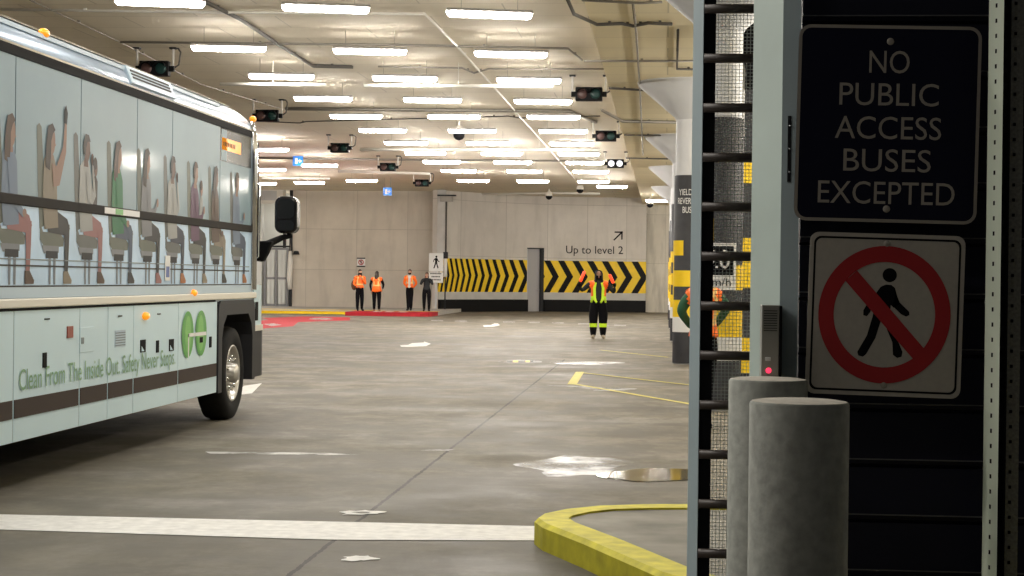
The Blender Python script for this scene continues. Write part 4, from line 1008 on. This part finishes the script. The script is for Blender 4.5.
# the printed passengers
def pax(i, Y0, hair, skin, top, leg, shoe, seat, arm='fwd', longhair=False, two=None):
    b_ = MB(); L = XB + .0085
    def pl(pts, m, k): b_.poly([(L + .0006 * k, Y0 + y, z) for y, z in pts], m)
    def el(cy, cz, ry, rz, m, k): pl([(cy + ry*math.cos(2*PI*q/16), cz + rz*math.sin(2*PI*q/16)) for q in range(16)], m, k)
    pl([(-.05, 2.63), (.0, 2.655), (.05, 2.63), (.12, 2.2), (.17, 1.92), (.03, 1.88), (-.02, 2.2)], seat, 1)
    pl([(.03, 1.95), (.10, 1.86), (.46, 1.86), (.55, 1.82), (.54, 1.76), (.14, 1.74), (.04, 1.80)], seat, 2)
    pl([(.02, 1.82), (.08, 1.76), (.44, 1.76), (.44, 1.71), (.12, 1.70)], PX['base'], 3)
    pl([(.16, 1.72), (.42, 1.72), (.42, 1.665), (.16, 1.665)], 'dark', 4)
    for y in (.22, .32): pl([(y, 1.665), (y + .055, 1.665), (y + .05, 1.47), (y + .01, 1.47)], PX['leg'], 3)
    pl([(.10, 2.40), (.18, 2.45), (.30, 2.44), (.37, 2.34), (.39, 2.1), (.42, 1.9), (.12, 1.88), (.08, 2.1)], top, 6)
    pl([(.14, 2.0), (.40, 2.02), (.62, 1.97), (.68, 1.90), (.62, 1.84), (.2, 1.86)], leg, 5)
    pl([(.54, 1.92), (.67, 1.93), (.66, 1.75), (.64, 1.56), (.56, 1.56), (.56, 1.75)], leg, 6)
    pl([(.54, 1.57), (.64, 1.57), (.73, 1.50), (.72, 1.475), (.54, 1.475)], shoe, 7)
    pl([(.20, 2.47), (.28, 2.47), (.29, 2.40), (.19, 2.40)], skin, 7)
    el(.26, 2.545, .072, .105, skin, 8)
    pl([(.325, 2.54), (.345, 2.515), (.32, 2.505)], skin, 8)
    if longhair: pl([(.15, 2.56), (.18, 2.65), (.27, 2.675), (.33, 2.63), (.28, 2.60), (.245, 2.54), (.24, 2.42), (.22, 2.32), (.13, 2.34), (.13, 2.46)], hair, 9)
    else: pl([(.175, 2.50), (.17, 2.59), (.22, 2.66), (.30, 2.655), (.34, 2.605), (.27, 2.60), (.235, 2.55), (.23, 2.49)], hair, 9)
    if arm == 'up':
        pl([(.26, 2.38), (.36, 2.36), (.50, 2.52), (.53, 2.70), (.58, 2.70), (.57, 2.48), (.43, 2.22), (.30, 2.2)], skin, 10); pl([(.52, 2.70), (.52, 2.80), (.56, 2.84), (.60, 2.78), (.58, 2.69)], 'dark', 10)
    elif arm == 'fwd':
        pl([(.22, 2.36), (.30, 2.34), (.34, 2.14), (.48, 2.15), (.55, 2.22), (.57, 2.18), (.50, 2.08), (.30, 2.06)], top, 10); el(.57, 2.20, .03, .04, skin, 11)
    elif arm == 'face':
        pl([(.24, 2.36), (.33, 2.34), (.42, 2.20), (.37, 2.44), (.40, 2.46), (.48, 2.18), (.40, 2.10), (.28, 2.14)], top, 10); el(.385, 2.47, .03, .045, skin, 11); pl([(.385, 2.50), (.41, 2.50), (.415, 2.42), (.39, 2.42)], 'dark', 12)
    else:
        pl([(.18, 2.36), (.27, 2.36), (.32, 2.12), (.52, 1.99), (.49, 1.95), (.24, 2.06)], top, 10); el(.52, 1.985, .04, .03, skin, 11)
    if two: pl([(.40, 2.1), (.42, 2.30), (.47, 2.36), (.53, 2.3), (.52, 2.1)], two, 5); el(.475, 2.40, .045, .065, skin, 8); el(.46, 2.44, .05, .05, hair, 9)
    return b_.build('passenger_picture', bus)
def q_(n, c): return mat('print ' + n, tuple(v * .6 for v in c), .45, spec=.2)
PX = dict(base=q_('pale grey', (.33, .35, .38)), leg=q_('grey', (.30, .34, .40)))
sg = q_('seat olive', (.20, .22, .18)); sg2 = q_('seat grey', (.19, .20, .19))
blu = q_('blue', (.25, .33, .46)); wht = q_('white shirt', (.52, .53, .52)); brn = q_('brown', (.13, .075, .05)); gre = q_('green', (.03, .25, .10)); cam_ = q_('tan', (.36, .30, .22)); nav = q_('navy', (.04, .05, .09)); pnk = q_('rose', (.45, .20, .20)); gry = q_('heather', (.30, .31, .34)); jea = q_('denim', (.10, .14, .22)); blk = q_('black', (.02, .02, .025)); hr = q_('hair', (.045, .028, .022)); hb = q_('hair brown', (.10, .055, .035)); sk = q_('skin', (.42, .25, .18)); skd = q_('skin deep', (.19, .10, .07)); pur = q_('plum', (.16, .06, .14)); org = q_('orange', (.55, .20, .06))
specs = [(11.66, hb, sk, blu, pnk, brn, sg, 'lap', True, None), (12.47, hr, sk, cam_, blk, cam_, sg, 'up', True, None), (13.27, hr, skd, wht, pnk, brn, sg2, 'face', False, hr), (14.08, hb, sk, gre, jea, blk, sg, 'lap', True, None),
         (14.90, hr, sk, gry, blk, pnk, sg, 'fwd', True, None), (15.71, hr, skd, wht, nav, org, sg2, 'face', False, None), (16.50, hb, sk, pur, blk, cam_, sg, 'fwd', False, wht), (17.28, hr, skd, brn, cam_, blk, sg, 'lap', True, None), (18.16, hb, sk, blu, jea, org, sg2, 'fwd', False, None),
         (10.85, hr, sk, gry, jea, blk, sg, 'fwd', True, None)]
for i, sp_q in enumerate(specs): pax(i, *sp_q)
part('wheelchair_decal', [side(onx(163.5, 266, XB).y, onx(168.5, 266, XB).y, 1.50, 1.73, 'white', .0165, .012), side(onx(164.3, 266, XB).y, onx(167.7, 266, XB).y, 1.53, 1.63, mat('decal blue', (.05, .10, .35), .4), .0172, .012)])
# wheel arch, front quarter and nose
ar_ = MB(); aY0, aY1, az = 17.82, 19.16, 1.14
op = [(aY0, .34)] + [(aY0, .9), (aY0 + .06, 1.04), (aY0 + .2, az), (aY1 - .2, az), (aY1 - .06, 1.04), (aY1, .9)] + [(aY1, .40)]
ou = [(17.67, .34), (17.67, 1.15), (17.69, 1.25), (17.76, 1.29), (19.18, 1.29), (19.26, 1.25), (19.28, 1.15), (19.28, .40)]
for X__, nrm_ in ((XB + .02, 1),):
    vs = [(X__, *p) for p in ou] + [(X__, *p) for p in op] + [(XB - .4, *p) for p in op] + [(XB - .05, *p) for p in ou]
    nn_ = len(ou); fs = []
    for i in range(nn_ - 1): fs += [(i, i+1, nn_+i+1, nn_+i), (nn_+i, nn_+i+1, 2*nn_+i+1, 2*nn_+i), (i, i+1, 3*nn_+i+1, 3*nn_+i)]
    ar_.add(vs, fs, 'dark')
    ar_.box((XB - .45, aY0 - .1, .4), (XB - .40, aY1 + .1, 1.29), 'under')
ar_.build('wheel_arch', bus)
def nose_pts(z, g=0.): return [(XB + g, 19.29), (XB + g, 19.6), (XB - .02 + g, 19.75), (XB - .12, 19.9 + g), (XB - .35, 20.02 + g), (XB - .8, 20.1 + g), (XB - BW + .8, 20.1 + g), (XB - BW + .35, 20.02 + g), (XB - BW + .12, 19.9 + g), (XB - BW + .02, 19.75), (XB - BW, 19.6), (XB - BW, 19.29)]
def nose(name, z0, z1, m, g=0.):
    b_ = MB(); b_.prism([(x, y, z0) for x, y in nose_pts(z0, g)], (0, 0, z1 - z0), m); o_ = b_.build(name, bus); return o_
nose('front_bumper', .42, .93, 'dark', .012); nose('front_panel', .935, 1.0, 'bus_c', .02); nose('front_panel', 1.0, 1.45, 'bus_w', .0)
part('front_side_light', [side(19.36, 19.48, 1.05, 1.26, 'bus_k', .006)])
wp_ = [(XB + .005, 19.12), (XB - .01, 19.3), (XB - .06, 19.46), (XB - .2, 19.62), (XB - .6, 19.75), (XB - BW + .6, 19.75), (XB - BW + .2, 19.62), (XB - BW + .06, 19.46), (XB - BW + .01, 19.3), (XB - BW, 19.12)]
b_ = MB(); b_.prism([(x, y, 1.45) for x, y in wp_], (0, 0, 1.4), 'glass_k'); b_.build('windshield', bus)
b_ = MB(); b_.tube([(XB + .008, 19.16, 1.40), (XB + .01, 19.16, 2.9), (XB - .005, 19.16, 3.12), (XB - .05, 19.2, 3.26)], .05, 'chrome', 12); b_.build('corner_pillar', bus)
b_ = MB(); b_.box((XB - .02, 19.2, 2.0), (XB + .03, 19.34, 3.05), 'bus_k'); b_.build('corner_trim', bus, .01)
for x in (XB - .3, XB - BW + .3): b_ = MB(); b_.ball((x, 20.04, .75), (.16, .08, .09), 'lens_w'); b_.build('headlight', bus)
# wheels
def wheel(cx, cy, flip=1):
    T = Matrix.Translation((cx, cy, .5)) @ Matrix.Rotation(R(90) * flip, 4, 'Y')
    b_ = MB(); b_.lathe([(.29, -.28), (.42, -.30), (.485, -.27), (.5, -.22), (.5, -.06), (.485, -.012), (.43, .01), (.36, .012), (.30, -.01)], 'rubber', 48, T); w_ = b_.build('wheel', bus)
    b_ = MB(); b_.lathe([(.305, -.008), (.30, -.0), (.285, -.01), (.27, -.06), (.24, -.10), (.20, -.075), (.17, -.06), (.11, -.055)], 'alu', 40, T)
    b_.lathe([(.11, -.055), (.105, .03), (.075, .05), (.0, .05)], 'alu', 24, T); b_.build('rim', w_)
    for k in range(10):
        a = 2*PI*k/10; b2 = MB(); p = Vector((.175*math.cos(a), .175*math.sin(a), -.06)); b2.tube([T @ p, T @ (p + Vector((0, 0, .055)))], .02, 'chrome', 8); b2.build('wheel_nut', w_)
    for k in range(10):
        a = 2*PI*(k+.5)/10; b2 = MB(); p = Vector((.235*math.cos(a), .235*math.sin(a), -.098)); b2.ball(p, (.027, .027, .008), 'under', 10, 6, T); b2.build('rim_hole', w_)
    return w_
_old = MB.build
ws = []
for cx, cy, fl in ((XB - .05, 18.58, 1), (XB - BW + .05, 18.58, -1), (XB - .05, 9.6, 1), (XB - BW + .05, 9.6, -1)):
    w_ = wheel(cx, cy, fl); ws.append(w_)
# mirror
mc = ony(287.5, 215, 20.0)
b_ = MB(); mp = []
def cap(x0, x1, z0, z1, r, y0, y1, m):
    pts = rrect(x1 - x0, z1 - z0, r, 8); cx, cz = (x0 + x1)/2, (z0 + z1)/2
    for s_, ya, yb__ in ((1., y0, y1),): b_.prism([(cx + px*s_, ya, cz + pz*s_) for px, pz in pts], (0, yb__ - ya, 0), m)
zt, zb2 = ony(287, 196.5, 20).z, ony(287, 233.5, 20).z; xl, xr_ = ony(276, 215, 20).x, ony(298.5, 215, 20).x
cap(xl, xr_, zb2, zt, .09, 19.9, 20.12, 'mirror_k'); mr = b_.build('side_mirror', bus, .03)
b_ = MB(); cap(xl + .03, xr_ - .03, zb2 + .17, zt - .03, .06, 19.893, 19.9, 'glass_k'); b_.build('mirror_glass', mr)
b_ = MB(); cap(xl + .03, xr_ - .03, zb2 + .03, zb2 + .15, .05, 19.893, 19.9, 'glass_k'); o_ = b_.build('convex_glass', mr)
e1 = ony(289.5, 237, 20); e0 = ony(262, 246, 19.5); e2 = ony(288, 230, 20)
b_ = MB(); b_.tube([(XB - .02, 19.4, e0.z), (e0.x + .05, 19.55, e0.z + .02), (e1.x - .08, 19.95, e1.z - .01), (e1.x, 20.0, e1.z + .01), (e2.x, 20.0, e2.z)], [.05, .045, .035, .035, .03], 'bus_k', 10)
b_.build('mirror_arm', bus)
b_ = MB(); z0 = ony(262, 261, 19.4).z; z1 = ony(262, 241, 19.4).z; xa = ony(257, 250, 19.4).x; xb3 = ony(270, 250, 19.4).x
b_.prism([(xa - .03, 19.4, z0), (xa + .06, 19.4, z0 - .01), (xb3 - .03, 19.4, z1 - .13), (xb3 + .02, 19.4, z1), (xa - .03, 19.4, z1)], (0, .14, 0), 'bus_k'); b_.build('mirror_bracket', bus, .02)
b_ = MB(); zA, zB_ = ony(258, 196, 19.3).z, ony(258, 258, 19.3).z; xa = ony(253.5, 230, 19.3).x; xb3 = ony(259, 230, 19.3).x
b_.box((xa, 19.3, zB_), (xb3, 19.38, 2.6), 'chrome'); b_.build('door_edge', bus, .015)
# ------------------------------------------------------------------ people
def skin_mesh(joints, bones, lv=2, root=0):
    bm = bmesh.new(); ly = bm.verts.layers.skin.verify(); vs = []
    for (p, r) in joints:
        v = bm.verts.new(p); v[ly].radius = (r, r) if isinstance(r, (int, float)) else r; vs.append(v)
    for a, b in bones: bm.edges.new((vs[a], vs[b]))
    vs[root][ly].use_root = True
    me = bpy.data.meshes.new('sk'); bm.to_mesh(me); bm.free()
    o = bpy.data.objects.new('sk', me); C.objects.link(o)
    s = o.modifiers.new('s', 'SKIN'); s.use_smooth_shade = True; s.branch_smoothing = .6
    u = o.modifiers.new('u', 'SUBSURF'); u.levels = lv; u.render_levels = lv
    dg = bpy.context.evaluated_depsgraph_get(); out = bpy.data.meshes.new_from_object(o.evaluated_get(dg))
    bpy.data.objects.remove(o); return out
def hand(mb, w, d, n, side, m, curl=.5):
    d = Vector(d).normalized(); n = Vector(n); n = (n - d * n.dot(d)).normalized(); b = d.cross(n) * side
    w = Vector(w); rot = Matrix((b, d, n)).transposed().to_4x4(); rot.translation = w + d * .045
    mb.ball((0, 0, 0), (.042, .055, .019), m, 12, 8, rot)
    for k, (off, L) in enumerate(((-.032, .062), (-.011, .078), (.011, .084), (.032, .074))):
        p = w + d * .085 + b * off; pts = [w + d * .05 + b * off * .8, p]; a = 0
        for q in range(3):
            a += curl * (.55 + .35 * q); p = p + (d * math.cos(a) + n * math.sin(a)) * (L / 3 + .004); pts.append(p)
        mb.tube(pts, [.0105, .0105, .0098, .009, .0075], m, 8)
    p = w + d * .02 + b * .034; q = p + b * .026 + d * .026 + n * .008
    mb.tube([p, q, q + d * .026 + n * (.012 + .02 * curl) - b * .004, q + d * .044 + n * (.02 + .035 * curl) - b * .014], [.013, .012, .0105, .008], m, 8)
def seg_d(p, a, b):
    ab = b - a; t = max(0, min(1, (p - a).dot(ab) / ab.length_squared)); return (p - a - ab * t).length
def person(label, loc, rz, H, col, arms, lean=0., head_turn=0., tilt=0., feet=.10, hair=None, long_hair=False, mask=None, vest=None, hood=False, wide=1., legstripe=False, legk=1.15, group=None, curl=.5):
    k = H / 1.75
    J = [((0, 0, .96), (.16, .125)), ((0, 0, 1.12), (.152, .122)), ((0, .0, 1.30), (.175, .13)), ((0, .01, 1.43), .098), ((0, .0, 1.53), .056)]
    J = [((p[0], p[1] - lean * (p[2] - .96), p[2]), (r[0] * wide, r[1] * wide) if isinstance(r, tuple) else r) for p, r in J]
    Bn = [(0, 1), (1, 2), (2, 3), (3, 4)]; lab = ['t', 't', 't', 'n']
    ly = -lean * .45
    for s in (-1, 1):
        e, w = arms[0 if s < 0 else 1][:2]; i = len(J)
        J += [((s * .185 * (.5 + .5 * wide), .01 + ly, 1.405), .080), ((e[0], e[1], e[2]), .056), ((w[0], w[1], w[2]), .035)]
        Bn += [(3, i), (i, i + 1), (i + 1, i + 2)]; lab += ['t', 'a', 'f']
    for s in (-1, 1):
        i = len(J)
        J += [((s * .09 * wide, 0, .90), .115 * wide), ((s * feet, -.015, .50), .078 * legk), ((s * feet, .0, .12), .056 * legk), ((s * (feet + .0), -.05, .045), .046), ((s * (feet + .03), -.17, .035), .038)]
        Bn += [(0, i), (i, i + 1), (i + 1, i + 2), (i + 2, i + 3), (i + 3, i + 4)]; lab += ['h', 'l', 'l', 's', 's']
    me = skin_mesh(J, Bn)
    P = [Vector(p) for p, _ in J]; rad = [(r if isinstance(r, (int, float)) else r[0]) for _, r in J]
    mb = MB(); vs = [v.co.copy() for v in me.vertices]; reg = []
    mb.v += vs; zmin = min(v.z for v in vs)
    for f in me.polygons:
        c = Vector(f.center)
        best = min(range(len(Bn)), key=lambda q: seg_d(c, P[Bn[q][0]], P[Bn[q][1]]) / (rad[Bn[q][0]] + rad[Bn[q][1]]))
        L = lab[best]; reg.append(L)
        m = {'t': col['top'], 'n': col.get('neck', col['skin']), 'a': col.get('arm', col['top']), 'f': col.get('fore', col.get('arm', col['top'])), 'h': col['leg'], 'l': col['leg'], 's': col['shoe']}[L]
        if L == 't' and c.z < .98: m = col['leg']
        if L in 'l' and c.z < .085: m = col['shoe']
        if legstripe and L == 'l' and .30 < c.z < .40: m = 'lime'
        mb.f.append(list(f.vertices)); mb.m.append(mb.mi(m)); mb.sm.append(True)
    for i_, s in ((0, -1), (1, 1)):
        e, w = Vector(arms[i_][0]), Vector(arms[i_][1]); d = (w - e).normalized()
        nrm = Vector(arms[i_][2]) if len(arms[i_]) > 2 else Vector((-s, 0, 0))
        hand(mb, w + d * .012, d, nrm, s, col['hand'] if 'hand' in col else col['skin'], curl)
    # head
    hc = Vector((0, -.015 + ly * 1.25, 1.632)); HT = Matrix.Translation(hc) @ Matrix.Rotation(head_turn, 4, 'Z') @ Matrix.Rotation(tilt, 4, 'X')
    def hf(p):
        q = p.copy()
        if q.z < 0: q.x *= 1 - .32 * (-q.z) ** 1.5; q.y *= 1 - .18 * (-q.z) if q.y > 0 else 1 - .05 * (-q.z)
        return q
    sk = col['skin']
    mb.ball((0, 0, 0), (.076, .096, .118), sk, 24, 18, HT, hf)
    mb.ball((0, -.097, -.018), (.014, .022, .024), sk, 10, 8, HT)
    for s in (-1, 1):
        mb.ball((s * .031, -.083, .008), (.014, .012, .008), 'eye', 10, 8, HT); mb.ball((s * .031, -.0935, .008), (.006, .003, .006), 'black', 8, 6, HT)
        mb.ball((s * .078, .008, -.005), (.010, .020, .032), sk, 10, 8, HT)
        mb.ball((s * .031, -.086, .027), (.019, .009, .0045), hair or 'hair', 10, 6, HT)
    mb.ball((0, -.086, -.058), (.024, .010, .008), 'lip', 10, 6, HT)
    mb.tube([(0, ly, 1.50), HT @ Vector((0, .015, -.06))], [.056, .052], col.get('neck', sk), 14)
    S = Matrix.Translation(Vector(loc)) @ Matrix.Rotation(rz, 4, 'Z') @ Matrix.Scale(k, 4) @ Matrix.Translation((0, 0, -zmin))
    root = mb.build('person'); root.matrix_world = S; tag(root, label, 'person', group)
    def child(mb_, nm): o = mb_.build(nm); o.parent = root; return o
    # hair
    if hood:
        hb_ = MB()
        def hh(p): return p
        hb_.lathe([(.001, .142), (.05, .135), (.088, .10), (.106, .04), (.108, -.03), (.112, -.10), (.14, -.17)], col['top'], 24, HT @ Matrix.Translation((0, .012, 0)), True, R(-52), R(232))
        child(hb_, 'hood')
        child(MB().ball((0, 0, 0), (.079, .099, .121), 'blackm', 20, 14, HT, lambda p: hf(p) if p.z < .05 else Vector((p.x * .9, p.y * .9, .05))), 'face_covering')
    elif hair:
        hm = MB()
        def cut(p):
            q = p.copy(); front = -q.y
            if front > .25 and q.z < .45: q = q * .80
            elif q.z < -.35: q = q * .82
            return hf(q)
        hm.ball((0, .006, .010), (.086, .106, .126), hair, 24, 18, HT, cut)
        if long_hair: hm.ball((0, .055, -.13), (.088, .055, .17), hair, 18, 12, HT); [hm.ball((s * .066, .0, -.10), (.026, .05, .13), hair, 12, 10, HT) for s in (-1, 1)]
        child(hm, 'hair')
    if mask:
        mm = MB()
        def mk(p):
            q = p.copy()
            if q.y > -.05: q.y = -.05
            return q
        mm.ball((0, -.02, -.052), (.070, .096, .052), mask, 18, 12, HT, mk); child(mm, 'face_mask')
    if vest:
        vm = MB(); nrm = [v.normal.copy() for v in me.vertices]; idx = {}
        style = vest
        sub = []
        for f, L in zip(me.polygons, reg):
            c = Vector(f.center)
            if L not in ('t', 'h') or c.z < style['z0'] or c.z > 1.475 or abs(c.x) > style.get('xmax', .24): continue
            fr = c.y < ly * (c.z - .96) / .45 - .0
            if style.get('open') and fr and abs(c.x) < style['open'] + max(0, (c.z - 1.36) * .35): continue
            m = style['m']
            if style.get('hem') and c.z < style['hem']: m = style['hem_m']
            elif style.get('edge') and fr and abs(c.x) < style['open'] + style['edge']: m = style['edge_m']
            elif style.get('band') and style['band'][0] < c.z < style['band'][1]: m = style['band_m']
            elif style.get('strap') and style['strap'][0] < abs(c.x) < style['strap'][1] and c.z > style['band'][1]: m = style['band_m']
            sub.append((f, m))
        for f, m in sub:
            fv = []
            for i in f.vertices:
                if i not in idx: idx[i] = len(vm.v); vm.v.append(me.vertices[i].co + nrm[i] * .016)
                fv.append(idx[i])
            vm.f.append(fv); vm.m.append(vm.mi(m)); vm.sm.append(True)
        vo = child(vm, 'vest'); sd = vo.modifiers.new('solid', 'SOLIDIFY'); sd.thickness = .01; sd.offset = 0
    return root, S
W = 'four workers waiting on the red curb'
VO = dict(m='orange', z0=.98, band=(1.10, 1.17), strap=(.085, .125), band_m='refl')
def foot(px, py, z): p = onz(px, py, z); return (p.x, p.y, z)
# marshal
mp_ = foot(598, 338.5, 0)
L_ = ((-.43, -.04, 1.24), (-.49, -.24, 1.33), (0, -.3, 1)); R_ = ((.40, -.04, 1.20), (.40, -.22, 1.33), (0, -.3, 1))
mar, MS = person('traffic marshal in black with a lime and orange vest raising two red wands', mp_, R(4), 1.80, dict(skin='skin_d', top='jacket', leg='trouser', shoe='shoe', hand='blackm', neck='jacket'),
    (L_, R_), hood=True, legstripe=True, feet=.125, wide=1.45, legk=1.55, vest=dict(m='orange', z0=.95, hem=1.09, hem_m='lime', open=.055, edge=.05, edge_m='lime', band=(1.2, 1.21), band_m='orange'), curl=.95)
def wand(base, tip, label):
    a = MS @ Vector(base); b = MS @ Vector(tip); d = (b - a)
    t = thing('marshalling_wand', label, 'wand', a, 'red marshalling wands')
    q = MB(); q.tube([a - d * .12, a + d * .22], .017, 'black', 10); q.build('handle', t)
    q = MB(); q.tube([a + d * .22, a + d * .3, a + d * .95, b], [.030, .042, .042, .022], 'wand', 12); q.build('light_tube', t)
wand((-.515, -.30, 1.39), (-.37, -.33, 1.74), 'glowing red wand tilted inward beside the chevrons, in the hand farther from the columns')
wand((.40, -.29, 1.38), (.26, -.36, 1.66), 'glowing red wand held beside the hood, in the hand nearer the columns')
dn_ = lambda s: ((s * .25, .03, 1.13), (s * .24, -.02, .88), (-s, .2, 0))
# first worker: arm up to the face
w1 = foot(359.5, 310.8, SWZ + .008)
person('worker in orange vest with long dark hair, one hand raised to the chest', w1, R(28), 1.72, dict(skin='skin', top='orange', arm='orange', leg='trouser', shoe='black', fore='orange'),
       (((-.26, .0, 1.14), (-.19, -.20, 1.05), (0, .3, 1)), ((.22, -.08, 1.14), (.06, -.20, 1.33), (-1, 0, .2))), hair='hair', long_hair=True, mask='blackm', vest=VO, feet=.10, group=W)
# second worker seen from the back
w2 = foot(376.5, 311.0, SWZ + .008)
person('worker seen from behind in orange vest with black sleeves and long black hair', w2, R(176), 1.66, dict(skin='skin', top='trouser', arm='trouser', leg='trouser', shoe='shoe'),
       (((-.29, -.06, 1.15), (-.22, -.20, .98), (1, .2, 0)), ((.29, .02, 1.14), (.26, -.06, .88), (-1, .2, 0))), hair='hair', long_hair=True, vest=dict(VO, z0=.85), feet=.11, wide=1.2, tilt=R(12), group=W)
w3 = foot(409.5, 310.6, SWZ + .008)
person('slim worker with black face mask, hands behind the back, open orange vest', w3, R(-3), 1.76, dict(skin='skin', top='refl_w', arm='orange', leg='trouser', shoe='black'),
       (((-.27, .10, 1.16), (-.13, .17, .98), (0, 1, 0)), ((.27, .10, 1.16), (.13, .17, .98), (0, 1, 0))), hair='hair_r', mask='blackm', vest=dict(m='orange', z0=.98, open=.045, band=(1.16, 1.22), band_m='refl', strap=(.09, .12)), feet=.06, wide=.95, group=W)
w4 = foot(426.5, 311.2, SWZ + .008)
person('person in dark jacket holding both hands up to the face, beside the crosswalk sign', w4, R(4), 1.64, dict(skin='skin', top='jacket', leg='trouser', shoe='black'),
       (((-.27, -.10, 1.20), (-.055, -.20, 1.50), (1, 0, 0)), ((.27, -.10, 1.20), (.055, -.20, 1.50), (-1, 0, 0))), hair='hair_r', long_hair=True, feet=.11, wide=1.15, group=W)
bp_ = ony(353.3, 285, w1[1])
bk = thing('backpack', 'small brown backpack carried on the shoulder of the first worker', 'backpack', (bp_.x + .02, w1[1] + .06, bp_.z - .2))
b = MB(); b.ball((bp_.x + .01, w1[1] + .16, bp_.z), (.13, .10, .22), mat('brown canvas', (.13, .065, .035), .8), 16, 12); b.build('bag', bk)
b = MB(); b.tube([(bp_.x + .08, w1[1] + .04, bp_.z + .18), (bp_.x + .14, w1[1] - .02, bp_.z + .3), (bp_.x + .2, w1[1] + .0, bp_.z + .36)], .02, 'dark', 8); b.build('strap', bk)
# worker hidden behind the gate post
px_ = ony(704, 300, 18.6)
person('worker in orange vest with dark green sleeves, mostly hidden behind the gate frame', (px_.x, 18.6, 0), R(0), 1.74, dict(skin='skin', top='green_j', arm='green_j', fore='green_j', leg='trouser', shoe='black'),
       (((-.245, .07, 1.235), (-.12, .19, 1.06), (0, 1, 0)), ((.245, .09, 1.27), (.12, .19, 1.08), (0, 1, 0))), hair='hair', vest=dict(VO, xmax=.17), feet=.045, wide=.9, legk=.9)

# ------------------------------------------------------------------ light and air
w = bpy.data.worlds.new('world'); SC.world = w; w.use_nodes = True
bg = w.node_tree.nodes['Background']; bg.inputs['Color'].default_value = (.85, .83, .80, 1); bg.inputs['Strength'].default_value = .045
SC.view_settings.view_transform = 'Standard'; SC.view_settings.look = 'None'; SC.view_settings.exposure = 0.; SC.view_settings.gamma = 1.
SC.cycles.max_bounces = 8; SC.cycles.diffuse_bounces = 5; SC.cycles.glossy_bounces = 4; SC.cycles.sample_clamp_indirect = 6.; SC.cycles.caustics_reflective = False

def lamp(x, y, z, sx, sy, power, name='unseen_lamp', col=(1., .94, .86)):
    L = bpy.data.lights.new(name, 'AREA'); L.shape = 'RECTANGLE'; L.size = sx; L.size_y = sy; L.energy = power; L.color = col
    o = bpy.data.objects.new(name, L); C.objects.link(o); o.location = (x, y, z); return o
# further tube rows of the same hall, outside the frame or hidden behind the bus
for y in (4.2, 8.2, 12.2, 16.2, 20.2):
    for x in (-2.58, -4.87, -7.16, -11.6): lamp(x, y, 5.25, 1.2, .16, 14 if y < 5 else 66)
for y in (28.4, 36.2, 44, 52): lamp(-13.9, y, 5.25, 1.2, .16, 62)
def fill_bulb(x, y, z, power):
    L = bpy.data.lights.new('unseen_bulb', 'POINT'); L.energy = power; L.shadow_soft_size = .15; L.color = (1., .93, .82)
    o = bpy.data.objects.new('unseen_bulb', L); C.objects.link(o); o.location = (x, y, z)
for y in (15, 22, 30, 40, 50, 60, 72, 80): fill_bulb(3.2, y, 4.2, 300)  # unseen bulbs added in the side bay to brighten soffit, columns and walls
for y in (60, 70, 77): lamp(-21.5, y, 5.25, 1.2, .16, 130)  # unseen lamps added behind the bus to brighten the far walls

fill_bulb((XD0 + XD1) / 2, WLY + 1.7, 4.2, 60)  # unseen bulb added in the doorway to brighten the wall beyond
for x in (-4.87, -7.16): lamp(x, 6.75, 5.25, 1.2, .16, 75)  # unseen lamps added to light the strut, gate post and bollards from the side
